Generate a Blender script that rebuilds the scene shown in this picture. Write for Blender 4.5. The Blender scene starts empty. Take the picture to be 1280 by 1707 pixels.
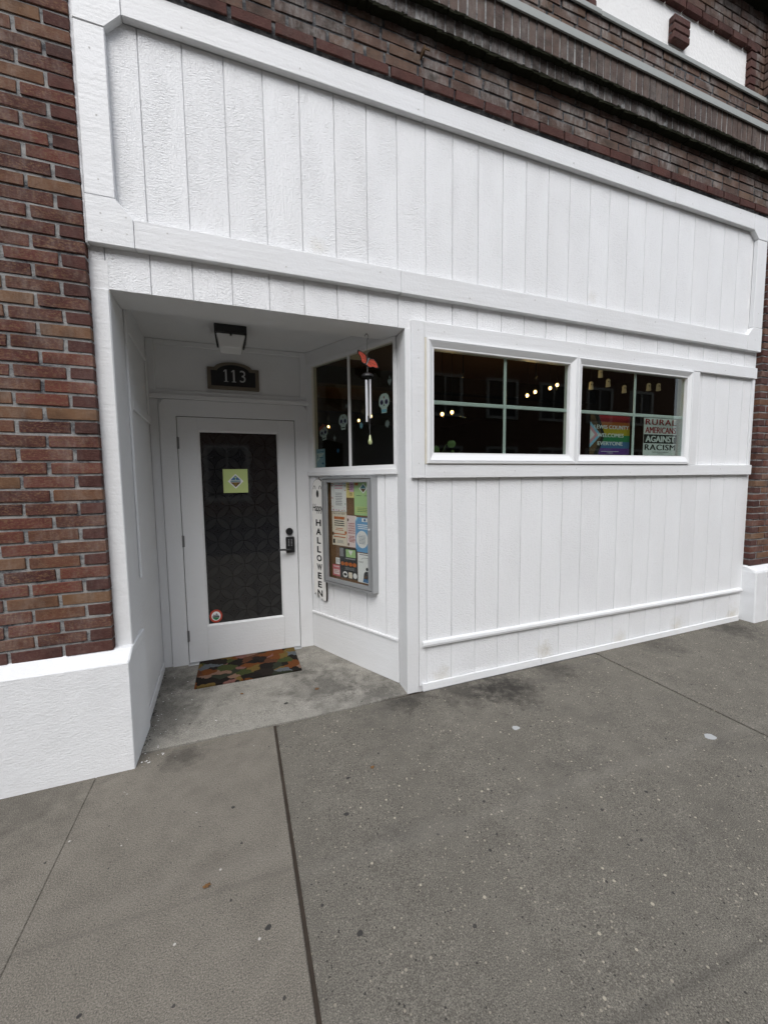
import bpy, bmesh, math, random
from mathutils import Vector, Matrix
random.seed(7)
SC = bpy.context.scene
COL = SC.collection
ZS = 1.545                      # heights below are measured from the window sill; ZS lifts them so that the pavement is z = 0

# ------------------------------------------------------------------ camera, sky, sun, exposure
cd = bpy.data.cameras.new('camera'); cam = bpy.data.objects.new('camera', cd); COL.objects.link(cam)
cd.sensor_fit = 'HORIZONTAL'; cd.sensor_width = 36.0; cd.lens = 36.0 * 655.01 / 1280.0
cd.clip_start = 0.02; cd.clip_end = 2000
YAW, PIT, ROL = 0.3528, -0.083, -0.0118
fw = Vector((math.sin(YAW)*math.cos(PIT), math.cos(YAW)*math.cos(PIT), math.sin(PIT)))
ri = Vector((math.cos(YAW), -math.sin(YAW), 0)); up = ri.cross(fw)
r2 = math.cos(ROL)*ri + math.sin(ROL)*up; u2 = -math.sin(ROL)*ri + math.cos(ROL)*up
CAMP = Vector((0.3944, -2.4808, -0.0064 + ZS))
cam.matrix_world = Matrix(((r2.x, u2.x, -fw.x, CAMP.x), (r2.y, u2.y, -fw.y, CAMP.y), (r2.z, u2.z, -fw.z, CAMP.z), (0, 0, 0, 1)))
SC.camera = cam

SUN_EL, SUN_AZ = math.radians(50), math.radians(205)      # azimuth clockwise from +Y: the light comes from over the street
w = bpy.data.worlds.new('World'); SC.world = w; w.use_nodes = True
nt = w.node_tree; bg = nt.nodes['Background']
sky = nt.nodes.new('ShaderNodeTexSky'); sky.sky_type = 'NISHITA'; sky.sun_disc = False
sky.sun_elevation = SUN_EL; sky.sun_rotation = SUN_AZ; sky.air_density = 1.0; sky.dust_density = 1.5; sky.ozone_density = 1.0
hs = nt.nodes.new('ShaderNodeHueSaturation'); hs.inputs['Saturation'].default_value = 0.34
nt.links.new(sky.outputs[0], hs.inputs['Color']); nt.links.new(hs.outputs[0], bg.inputs[0]); bg.inputs[1].default_value = 0.12
sl = bpy.data.lights.new('sun', 'SUN'); sl.energy = 0.75; sl.angle = math.radians(40); sl.color = (1, 0.985, 0.965)
so = bpy.data.objects.new('sun', sl); COL.objects.link(so); so.location = (0, -6, 12)
sd = Vector((math.sin(SUN_AZ)*math.cos(SUN_EL), math.cos(SUN_AZ)*math.cos(SUN_EL), math.sin(SUN_EL)))
so.rotation_euler = (-sd).to_track_quat('-Z', 'Y').to_euler()
SC.view_settings.view_transform = 'Standard'; SC.view_settings.look = 'None'
SC.view_settings.exposure = 1.28; SC.view_settings.gamma = 1.0
SC.render.engine = 'CYCLES'
SC.cycles.use_denoising = True
SC.cycles.max_bounces = 8; SC.cycles.diffuse_bounces = 6; SC.cycles.transparent_max_bounces = 12

# ------------------------------------------------------------------ materials
MAT = {}
class NB:
    """small node builder"""
    def __init__(s, name, rough=0.6, color=(.5, .5, .5), spec=0.4, metal=0):
        s.m = bpy.data.materials.new(name); s.m.use_nodes = True; s.t = s.m.node_tree
        s.b = s.t.nodes['Principled BSDF']; s.b.inputs['Roughness'].default_value = rough
        s.b.inputs['Base Color'].default_value = (*color, 1); s.b.inputs['Specular IOR Level'].default_value = spec
        s.b.inputs['Metallic'].default_value = metal; MAT[name] = s.m
        s.geo = None
    def n(s, kind, **kw):
        x = s.t.nodes.new('ShaderNode' + kind)
        for k, v in kw.items(): setattr(x, k, v)
        return x
    def L(s, a, b): s.t.links.new(a, b)
    def pos(s, scale=(1, 1, 1), rnd=0.0, obj=False):
        if obj:
            p = s.n('TexCoord').outputs['Object']
        else:
            p = s.n('NewGeometry').outputs['Position']
        mp = s.n('VectorMath', operation='MULTIPLY'); s.L(p, mp.inputs[0]); mp.inputs[1].default_value = scale
        out = mp.outputs[0]
        if rnd:
            oi = s.n('ObjectInfo'); ml = s.n('Math', operation='MULTIPLY'); s.L(oi.outputs['Random'], ml.inputs[0]); ml.inputs[1].default_value = rnd
            ad = s.n('VectorMath', operation='ADD'); s.L(out, ad.inputs[0]); s.L(ml.outputs[0], ad.inputs[1]); out = ad.outputs[0]
        return out
    def noise(s, vec, scale=1, detail=3, rough=.55, dist=0):
        x = s.n('TexNoise'); s.L(vec, x.inputs['Vector']); x.inputs['Scale'].default_value = scale
        x.inputs['Detail'].default_value = detail; x.inputs['Roughness'].default_value = rough; x.inputs['Distortion'].default_value = dist
        return x.outputs['Fac']
    def voro(s, vec, scale=1, out='Distance', rnd=1.0, feature='F1'):
        x = s.n('TexVoronoi', feature=feature); s.L(vec, x.inputs['Vector']); x.inputs['Scale'].default_value = scale; x.inputs['Randomness'].default_value = rnd
        return x.outputs[out]
    def ramp(s, fac, stops, const=False):
        x = s.n('ValToRGB'); e = x.color_ramp.elements
        if const: x.color_ramp.interpolation = 'CONSTANT'
        while len(e) < len(stops): e.new(0.5)
        for i, (p, c) in enumerate(stops):
            e[i].position = p; e[i].color = (*c, 1) if len(c) == 3 else c
        s.L(fac, x.inputs[0]); return x.outputs[0]
    def g(s, v): return (v, v, v)
    def mix(s, fac, a, b, mode='MIX'):
        x = s.n('Mix', data_type='RGBA', blend_type=mode)
        for sock, val in ((x.inputs['Factor'], fac), (x.inputs[6], a), (x.inputs[7], b)):
            if hasattr(val, 'is_output'): s.L(val, sock)
            elif isinstance(val, (tuple, list)): sock.default_value = (*val, 1)
            else: sock.default_value = val
        return x.outputs[2]
    def math(s, op, a, b=0.0, clamp=False):
        x = s.n('Math', operation=op, use_clamp=clamp)
        for sock, val in ((x.inputs[0], a), (x.inputs[1], b)):
            if hasattr(val, 'is_output'): s.L(val, sock)
            else: sock.default_value = val
        return x.outputs[0]
    def color(s, c): s.L(c, s.b.inputs['Base Color'])
    def rough(s, c): s.L(c, s.b.inputs['Roughness'])
    def bump(s, h, dist=.002, strength=.6):
        x = s.n('Bump'); x.inputs['Strength'].default_value = strength; x.inputs['Distance'].default_value = dist
        s.L(h, x.inputs['Height']); s.L(x.outputs[0], s.b.inputs['Normal'])

def plain(name, color, rough=.6, spec=.4, metal=0, var=.0, bump=0, bscale=200):
    b = NB(name, rough, color, spec, metal)
    if var:
        n = b.noise(b.pos(), 14, 4)
        b.color(b.mix(n, tuple(c*(1-var) for c in color), tuple(min(1, c*(1+var)) for c in color)))
    if bump: b.bump(b.noise(b.pos(), bscale, 3), bump)
    return b.m

WHITE = (.74, .75, .76)
def m_paint_smooth():
    b = NB('paint_smooth', .45, WHITE, .4)
    p = b.pos(rnd=7.0)
    st = b.noise(b.pos((3, 3, 40), 5.0), 1, 4, .6)                      # brushing
    d = b.noise(p, 2.1, 4, .6)
    base = b.mix(b.ramp(d, [(.35, (0, 0, 0)), (.75, (1, 1, 1))]), WHITE, (.70, .705, .705))
    ck = b.noise(b.pos((9, 9, 60), 3.0), 1, 5, .7)                       # sparse flaking
    base = b.mix(b.ramp(ck, [(.70, (0, 0, 0)), (.73, (1, 1, 1))]), base, (.58, .565, .53))
    b.color(base)
    fine = b.noise(p, 60, 4, .65); h = b.math('ADD', b.math('MULTIPLY', st, .8), b.math('MULTIPLY', fine, .8))
    b.bump(h, .0032, .8)
def m_paint_siding():
    b = NB('paint_siding', .5, WHITE, .4)
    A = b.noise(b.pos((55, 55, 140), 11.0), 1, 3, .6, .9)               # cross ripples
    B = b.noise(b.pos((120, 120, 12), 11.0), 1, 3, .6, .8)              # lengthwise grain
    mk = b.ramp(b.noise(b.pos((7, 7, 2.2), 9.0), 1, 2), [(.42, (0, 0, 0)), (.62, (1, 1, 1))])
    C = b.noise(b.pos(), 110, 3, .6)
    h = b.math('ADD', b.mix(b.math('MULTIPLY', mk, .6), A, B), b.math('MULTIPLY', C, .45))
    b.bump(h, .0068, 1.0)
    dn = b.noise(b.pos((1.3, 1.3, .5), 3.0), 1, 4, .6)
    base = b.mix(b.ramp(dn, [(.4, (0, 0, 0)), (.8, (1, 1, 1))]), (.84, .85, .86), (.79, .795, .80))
    base = b.mix(b.ramp(h, [(.42, b.g(.3)), (.72, b.g(0))]), base, (.60, .605, .61))  # relief shade painted into the colour: hollows of the ripples greyer
    for bx, bz, br, am in ((2.70, -1.44+1.545, .10, .5), (3.55, -1.47+1.545, .10, .35), (4.3, -1.46+1.545, .12, .35), (1.75, -1.47+1.545, .10, .35), (5.15, -1.46+1.545, .12, .5), (3.1, 1.42+1.545, .06, .3), (.9, 1.40+1.545, .07, .3)):      # old damp marks
        dv = b.n('VectorMath', operation='DISTANCE'); b.L(b.pos(), dv.inputs[0]); dv.inputs[1].default_value = (bx, 0, bz)
        e = b.math('ADD', b.math('DIVIDE', dv.outputs['Value'], br), b.math('MULTIPLY', b.math('SUBTRACT', b.noise(b.pos(), 16, 5, .75), .5), 2.4))
        base = b.mix(b.math('MULTIPLY', b.ramp(e, [(.1, b.g(1)), (1.0, b.g(0))]), am), base, (.52, .47, .36))
    b.color(base)
def m_paint_masonry():
    b = NB('paint_masonry', .55, WHITE, .35)
    p = b.pos()
    h = b.math('ADD', b.noise(b.pos((30, 30, 110)), 1, 4, .6), b.math('MULTIPLY', b.noise(p, 130, 3), .8))
    h = b.math('ADD', h, b.math('MULTIPLY', b.noise(p, 8, 3), 2.0))
    b.bump(h, .004, .6)
    b.color(b.mix(b.ramp(b.noise(p, 3, 4), [(.4, (0, 0, 0)), (.8, (1, 1, 1))]), (.77, .78, .79), (.71, .72, .73)))
    ch = b.noise(b.pos((14, 14, 9)), 1, 6, .8)
    b.color(b.mix(b.ramp(ch, [(.70, b.g(0)), (.72, b.g(.8))]), b.b.inputs['Base Color'].links[0].from_socket, (.42, .41, .39)))
def m_brick(name, stops, speck, weather, wcol, moss=0.0):
    b = NB(name, .85, (.2, .08, .06), .2)
    oi = b.n('ObjectInfo'); ge = b.n('NewGeometry')
    r = b.math('FRACT', b.math('ADD', oi.outputs['Random'], ge.outputs['Random Per Island']))
    base = b.ramp(r, stops)
    p = b.pos()
    sp = b.noise(b.pos((70, 70, 130)), 1, 4, .7)
    base = b.mix(b.ramp(sp, [(.48, (0, 0, 0)), (.66, (1, 1, 1))]), base, speck)
    lo = b.noise(p, 9, 4, .6)
    base = b.mix(b.ramp(lo, [(.3, b.g(.45)), (.55, b.g(0))]), base, tuple(.35*c for c in stops[0][1]))
    wn = b.noise(b.pos((5, 5, 3)), 1, 5, .7); wf = b.noise(b.pos((60, 60, 18)), 1, 3, .7)
    wm = b.math('MULTIPLY', b.ramp(wn, [(.46, b.g(0)), (.64, b.g(weather))]), b.ramp(wf, [(.35, b.g(.25)), (.65, b.g(1))]))
    base = b.mix(wm, base, wcol)
    if moss:
        mn = b.noise(b.pos((6, 6, 7)), 1, 6, .75)
        base = b.mix(b.ramp(mn, [(.52, b.g(0)), (.66, b.g(moss))]), base, (.02, .021, .015))
    b.color(base)
    h = b.math('ADD', b.noise(b.pos((90, 90, 160)), 1, 4, .7), b.math('MULTIPLY', b.noise(p, 22, 2), 1.2))
    b.bump(h, .003, .8)
def m_mortar(name, a, c, d):
    b = NB(name, .95, (.3, .3, .3), .1); p = b.pos()
    n = b.noise(b.pos((9, 9, 16)), 1, 6, .75)
    base = b.ramp(n, [(.36, a), (.5, c), (.68, d)])
    b.color(base); b.bump(b.noise(p, 90, 4, .7), .004, .8)
def m_concrete(name, dark, light, agg, stain, blots=(), bands=()):
    b = NB(name, .9, dark, .2); p = b.pos()
    big = b.noise(p, 1.7, 6, .68); mid = b.noise(p, 9, 4, .6); fine = b.noise(p, 230, 3, .8)
    c = b.mix(b.ramp(big, [(.3, b.g(0)), (.7, b.g(1))]), dark, light)
    c = b.mix(b.ramp(mid, [(.35, b.g(.35)), (.6, b.g(0))]), c, tuple(.62*x for x in dark))
    c = b.mix(b.ramp(fine, [(.36, b.g(.8)), (.53, b.g(0))]), c, tuple(.36*x for x in dark))
    c = b.mix(b.ramp(fine, [(.52, b.g(0)), (.66, b.g(.55))]), c, tuple(min(.6, 1.7*x) for x in light))
    for sc, thr, am, col in agg:
        vo = b.n('TexVoronoi'); b.L(p, vo.inputs['Vector']); vo.inputs['Scale'].default_value = sc
        sep = b.n('SeparateColor'); b.L(vo.outputs['Color'], sep.inputs[0])
        on = b.math('GREATER_THAN', sep.outputs[0], thr)
        sz = b.math('MULTIPLY', sep.outputs[1], .26)
        dd = b.math('ADD', vo.outputs['Distance'], b.math('MULTIPLY', b.math('SUBTRACT', fine, .5), .25))
        ins = b.math('LESS_THAN', dd, b.math('ADD', sz, .08))
        c = b.mix(b.math('MULTIPLY', b.math('MULTIPLY', on, ins), am), c, col)
    for vec, lo, hi, am, col in stain:
        s = b.noise(b.pos(vec), 1, 5, .7)
        c = b.mix(b.ramp(s, [(lo, b.g(0)), (hi, b.g(am))]), c, col)
    for bx, by, br, am in blots:                                           # spilled, trodden-in stains
        dv = b.n('VectorMath', operation='DISTANCE'); b.L(p, dv.inputs[0]); dv.inputs[1].default_value = (bx, by, 0)
        e = b.math('ADD', b.math('DIVIDE', dv.outputs['Value'], br), b.math('MULTIPLY', b.math('SUBTRACT', b.noise(p, 11, 5, .75), .5), 2.6))
        c = b.mix(b.math('MULTIPLY', b.ramp(e, [(.15, b.g(1)), (1.0, b.g(0))]), am), c, (.022, .02, .018))
    sy = b.n('SeparateXYZ'); b.L(p, sy.inputs[0])
    for y0, hw, am, col in bands:                                          # worn or trowelled streaks along the pavement
        dd = b.math('ABSOLUTE', b.math('SUBTRACT', b.math('ADD', sy.outputs[1], b.math('MULTIPLY', sy.outputs[0], .03)), y0))
        e = b.math('ADD', b.math('DIVIDE', dd, hw), b.math('MULTIPLY', b.math('SUBTRACT', b.noise(p, 4, 4, .7), .5), 2.0))
        c = b.mix(b.math('MULTIPLY', b.ramp(e, [(.2, b.g(1)), (1.0, b.g(0))]), am), c, col)
    b.color(c)
    h = b.math('ADD', b.noise(p, 160, 4, .7), b.math('MULTIPLY', mid, .7))
    b.bump(h, .002, .6)
m_paint_smooth(); m_paint_siding(); m_paint_masonry(); m_mortar('mortar', (.035, .037, .042), (.075, .078, .083), (.26, .255, .245)); m_mortar('mortar_pale', (.06, .064, .072), (.25, .25, .247), (.36, .355, .34))
m_brick('brick_red_brown', [(0, (.050, .020, .019)), (.22, (.110, .037, .029)), (.42, (.128, .043, .032)), (.58, (.078, .031, .026)), (.78, (.122, .054, .034)), (.92, (.155, .086, .047)), (1, (.100, .031, .026))], (.165, .095, .055), .25, (.38, .34, .30))
m_brick('brick_smooth_red', [(0, (.055, .023, .020)), (.5, (.085, .034, .028)), (1, (.068, .027, .024))], (.10, .052, .04), .12, (.30, .27, .25))
m_brick('brick_weathered', [(0, (.072, .046, .038)), (.4, (.118, .068, .054)), (.75, (.145, .09, .062)), (1, (.09, .06, .052))], (.125, .092, .075), .85, (.27, .26, .25), .6)
m_brick('brick_soldier', [(0, (.075, .053, .048)), (.4, (.102, .072, .062)), (.75, (.12, .082, .068)), (1, (.089, .067, .061))], (.125, .10, .085), .3, (.25, .24, .225), .35)
m_brick('brick_streaked', [(0, (.055, .045, .041)), (.5, (.075, .060, .054)), (1, (.066, .054, .05))], (.12, .105, .095), 1.0, (.34, .33, .32), .6)
m_concrete('concrete_old', (.138, .127, .107), (.176, .163, .138), [(120, .62, .7, (.27, .25, .21)), (70, .86, .75, (.33, .295, .235)), (90, .84, .8, (.026, .025, .024)), (55, .95, .8, (.42, .38, .30)), (42, .97, .8, (.03, .03, .03))],
           [((1.1, 2.6, 1), .56, .72, .5, (.07, .066, .06)), ((2.5, 7, 1), .66, .72, .55, (.035, .033, .03))], [(2.16, -.20, .28, .85), (1.85, -.12, .25, .6), (2.7, -.10, .22, .5), (1.45, -.08, .2, .6), (4.9, -.12, .3, .6), (3.9, -.10, .25, .4)], [(-1.02, .05, .16, (.22, .205, .18)), (-1.75, .02, .3, (.05, .047, .042))])
m_concrete('concrete_new', (.175, .159, .133), (.215, .196, .165), [(130, .8, .5, (.26, .24, .20)), (110, .88, .6, (.05, .047, .042)), (52, .985, .8, (.03, .03, .03)), (60, .992, .9, (.5, .48, .44))],
           [((.9, 2.2, 1), .55, .72, .45, (.095, .083, .07)), ((3, 9, 1), .70, .76, .4, (.13, .075, .04))], [(.05, -.12, .14, .5), (-.7, -.2, .5, .35)], [(-.98, .015, .28, (.11, .10, .086)), (-.90, .05, .12, (.22, .20, .175))])
m_concrete('concrete_entry', (.255, .242, .212), (.34, .325, .29), [(110, .7, .3, (.36, .34, .29)), (45, .98, .8, (.03, .03, .03))],
           [((1.6, 2.4, 1), .50, .70, .75, (.085, .08, .068)), ((4, 6, 1), .62, .72, .6, (.05, .045, .038))], [(.95, .32, .3, .55), (-.15, .35, .35, .45), (-.15, .8, .3, .5), (1.3, .1, .25, .55), (.8, .62, .2, .4)])
plain('joint_filler', (.050, .040, .032), .95, .1, var=.4, bump=.003, bscale=90)
plain('asphalt', (.05, .05, .052), .9, .3, var=.2, bump=.003)
plain('old_caulk', (.60, .57, .49), .7, .3, var=.15); plain('nail_grey', (.52, .515, .50), .6, .3)
plain('vinyl', (.77, .78, .785), .35, .5)
plain('vinyl_grille', (.78, .80, .79), .4, .4)
plain('flashing', (.30, .315, .30), .5, .4, 0.0, var=.10)
plain('aluminium', (.40, .41, .415), .42, .5, .55, var=.04)
plain('black_metal', (.012, .012, .013), .4, .5)
plain('steel', (.78, .79, .82), .35, .5, .5)
plain('dull_steel', (.22, .22, .22), .45, .5, .8)
plain('rust', (.09, .055, .03), .9, .2, var=.5)
plain('bronze', (.16, .135, .10), .5, .5, .25, var=.15)
plain('plaque_black', (.010, .010, .011), .5, .4)
plain('plaque_number', (.42, .42, .42), .5, .4)
plain('cork', (.17, .095, .05), .9, .1, var=.3)
plain('wood_white', (.76, .75, .72), .6, .3, var=.06, bump=.001)
plain('ink_black', (.012, .012, .012), .6, .3)
plain('edge_brown', (.03, .022, .018), .7, .2)
for nm, c in dict(paper_white=(.75, .75, .74), paper_cream=(.74, .66, .54), paper_pink=(.75, .62, .60), paper_rose=(.58, .16, .18), paper_green=(.38, .56, .26), paper_lime=(.50, .60, .24), paper_blue=(.15, .34, .57),
                  paper_dark=(.035, .035, .036), paper_yellow=(.72, .60, .24), paper_mauve=(.62, .38, .55), paper_paleblue=(.36, .50, .62), ink_red=(.33, .022, .032), ink_orange=(.48, .13, .025), ink_grey=(.25, .25, .26),
                  ink_blue=(.06, .16, .32), ink_teal=(.05, .20, .24), ink_green=(.03, .22, .08), ink_yellow=(.50, .36, .02), ink_violet=(.13, .04, .25), ink_pink=(.72, .33, .40), ink_sky=(.28, .55, .75), ink_brown=(.12, .065, .03),
                  sign_white=(.80, .80, .80), sticker_red=(.45, .06, .035)).items():
    plain(nm, c, .65, .3)
plain('monarch_orange', (.62, .10, .06), .55, .3); plain('leaf_brown', (.16, .085, .035), .8, .2, var=.3)
plain('leaf_green', (.10, .17, .05), .5, .4, var=.2); plain('gum', (.045, .043, .040), .8, .2); plain('litter_white', (.36, .37, .37), .6, .3)
plain('interior_brown', (.05, .036, .027), .8, .2, var=.2); plain('interior_ochre', (.13, .072, .035), .8, .2, var=.2); plain('interior_floor', (.07, .05, .035), .6, .3)
plain('dark_timber', (.03, .022, .016), .7, .2); plain('pot_clay', (.22, .09, .05), .8, .2)
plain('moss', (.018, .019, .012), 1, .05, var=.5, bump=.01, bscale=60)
plain('facade_brick', (.12, .07, .05), .9, .2, var=.25); plain('facade_trim', (.42, .40, .36), .8, .2); plain('jacket_teal', (.02, .30, .30), .7, .2); plain('skin', (.45, .26, .19), .6, .3); plain('denim', (.04, .055, .09), .8, .2); plain('hair', (.05, .032, .02), .7, .3)
plain('stucco_white', (.80, .80, .79), .8, .2, var=.03, bump=.006, bscale=40)
plain('ghost_glow', (.6, .55, .42), .6, .3)
MAT['ghost_glow'].node_tree.nodes['Principled BSDF'].inputs['Emission Color'].default_value = (1, .75, .42, 1)
MAT['ghost_glow'].node_tree.nodes['Principled BSDF'].inputs['Emission Strength'].default_value = .05
def emis(name, c, s):
    b = NB(name, .5, c); b.b.inputs['Emission Color'].default_value = (*c, 1); b.b.inputs['Emission Strength'].default_value = s
emis('lamp_warm', (1, .58, .20), 5.0)
def glassmat(name, tint, ior=1.5, rough=0.0, add=None):
    m = bpy.data.materials.new(name); m.use_nodes = True; t = m.node_tree; t.nodes.remove(t.nodes['Principled BSDF']); out = t.nodes['Material Output']
    tr = t.nodes.new('ShaderNodeBsdfTransparent'); tr.inputs[0].default_value = (*tint, 1)
    gl = t.nodes.new('ShaderNodeBsdfGlossy'); gl.inputs['Roughness'].default_value = rough; gl.inputs['Color'].default_value = (.95, .97, 1, 1)
    lw = t.nodes.new('ShaderNodeLayerWeight'); lw.inputs[0].default_value = .5
    pw = t.nodes.new('ShaderNodeMath'); pw.operation = 'POWER'; t.links.new(lw.outputs['Facing'], pw.inputs[0]); pw.inputs[1].default_value = 4.5
    fr = t.nodes.new('ShaderNodeMath'); fr.operation = 'MULTIPLY_ADD'; t.links.new(pw.outputs[0], fr.inputs[0]); fr.inputs[1].default_value = .9; fr.inputs[2].default_value = ((ior-1)/(ior+1))**2
    mx = t.nodes.new('ShaderNodeMixShader'); t.links.new(fr.outputs[0], mx.inputs[0]); t.links.new(tr.outputs[0], mx.inputs[1]); t.links.new(gl.outputs[0], mx.inputs[2]); t.links.new(mx.outputs[0], out.inputs[0])
    MAT[name] = m
glassmat('glass_window', (.72, .77, .745), 1.36)
glassmat('glass_case', (.93, .94, .93), 1.4)
glassmat('glass_clear', (.9, .9, .9), 1.6)
def m_film():
    """patterned privacy film on the door glass: interlocking circles, lace-like filling"""
    b = NB('window_film', .04, (.03, .03, .032), .6)
    p = b.pos(obj=True)
    s = .1425; c45 = math.sqrt(.5)
    sx = b.n('SeparateXYZ'); b.L(p, sx.inputs[0]); X, Z = sx.outputs[0], sx.outputs[2]
    U = b.math('MULTIPLY', b.math('ADD', X, Z), c45/s); V = b.math('MULTIPLY', b.math('SUBTRACT', Z, X), c45/s)
    def cell(v, o): return b.math('SUBTRACT', b.math('FRACT', b.math('ADD', v, o + 50.0)), .5)
    lines = None; count = None
    fu, fv = cell(U, .5), cell(V, .5)                       # nearest circle centre at integer lattice
    for du in (-1, 0, 1):
        for dv in (-1, 0, 1):
            a = b.math('SUBTRACT', fu, float(du)); c = b.math('SUBTRACT', fv, float(dv))
            r = b.math('SQRT', b.math('ADD', b.math('MULTIPLY', a, a), b.math('MULTIPLY', c, c)))
            e = b.math('ABSOLUTE', b.math('SUBTRACT', r, .7071))
            ln = b.math('LESS_THAN', e, .015); ins = b.math('LESS_THAN', r, .7071)
            lines = ln if lines is None else b.math('MAXIMUM', lines, ln)
            count = ins if count is None else b.math('ADD', count, ins)
    r0 = b.math('SQRT', b.math('ADD', b.math('MULTIPLY', fu, fu), b.math('MULTIPLY', fv, fv)))
    ang = b.math('ARCTAN2', fv, fu)
    star = b.math('ADD', r0, b.math('MULTIPLY', b.math('COSINE', b.math('MULTIPLY', ang, 8.0)), .035))
    ring = b.math('LESS_THAN', b.math('ABSOLUTE', b.math('SUBTRACT', star, .15)), .022)
    ring2 = b.math('LESS_THAN', b.math('ABSOLUTE', b.math('SUBTRACT', r0, .27)), .010)
    dot = b.math('LESS_THAN', r0, .06)
    lens = b.math('GREATER_THAN', count, 1.5)
    lace = b.noise(b.pos(obj=True), 230, 2, .6)
    lacem = b.ramp(lace, [(.46, b.g(0)), (.56, b.g(1))])
    col = b.mix(lens, (.020, .020, .021), (.026, .026, .026))
    col = b.mix(b.math('MULTIPLY', lacem, .55), col, (.012, .012, .013))
    dk = b.math('MAXIMUM', b.math('MAXIMUM', ring, ring2), dot)
    col = b.mix(b.math('MULTIPLY', dk, .6), col, (.008, .008, .009))
    col = b.mix(lines, col, (.004, .004, .005))
    b.color(col)
m_film()
def m_mat():
    b = NB('coir_camouflage', .95, (.2, .15, .1), .1)
    p = b.pos((1, 1, 1)); n = b.n('TexNoise'); b.L(p, n.inputs['Vector']); n.inputs['Scale'].default_value = 16; n.inputs['Detail'].default_value = 2
    ad = b.n('VectorMath', operation='MULTIPLY_ADD'); b.L(n.outputs['Color'], ad.inputs[0]); ad.inputs[1].default_value = (.09, .09, 0); b.L(p, ad.inputs[2])
    sq = b.n('VectorMath', operation='MULTIPLY'); b.L(ad.outputs[0], sq.inputs[0]); sq.inputs[1].default_value = (9, 13, 0)
    vo = b.n('TexVoronoi'); b.L(sq.outputs[0], vo.inputs['Vector']); vo.inputs['Scale'].default_value = 1
    sep = b.n('SeparateColor'); b.L(vo.outputs['Color'], sep.inputs[0])
    cs = [(.018, .014, .012), (.15, .05, .014), (.028, .034, .022), (.23, .14, .10), (.012, .010, .009), (.11, .125, .135), (.15, .10, .028), (.02, .016, .013), (.20, .095, .08), (.014, .012, .010), (.05, .062, .02), (.10, .04, .02)]
    cs = [tuple(1.6*v for v in x) for x in cs]
    c = b.ramp(sep.outputs[0], [(i/len(cs), x) for i, x in enumerate(cs)], True)
    f = b.noise(b.pos(), 420, 2, .7)
    c = b.mix(b.ramp(f, [(.4, b.g(.6)), (.6, b.g(0))]), c, (.02, .016, .012))
    b.color(c); b.bump(f, .010, 1.0)
m_mat()

# ------------------------------------------------------------------ mesh helpers
class Frame:
    """local axes on a wall: a to the right as seen by a viewer, b towards the viewer, c up"""
    def __init__(s, O, U):
        s.O = Vector(O); s.U = Vector(U).normalized(); s.V = Vector((0, 0, 1)); s.N = s.U.cross(s.V)
    def __call__(s, p): return s.O + s.U*p[0] + s.N*p[1] + s.V*p[2]
WORLD = lambda p: Vector(p)
FRONT = Frame((0, 0, 0), (1, 0, 0))          # (x, proud of the siding, height)
A0 = Vector((1.47, .15, 0)); B0 = Vector((.985, 1.06, 0)); SIDE = Frame(A0, A0 - B0)   # a = minus distance from the post
DOORF = Frame((0, 1.06, 0), (1, 0, 0))

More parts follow.
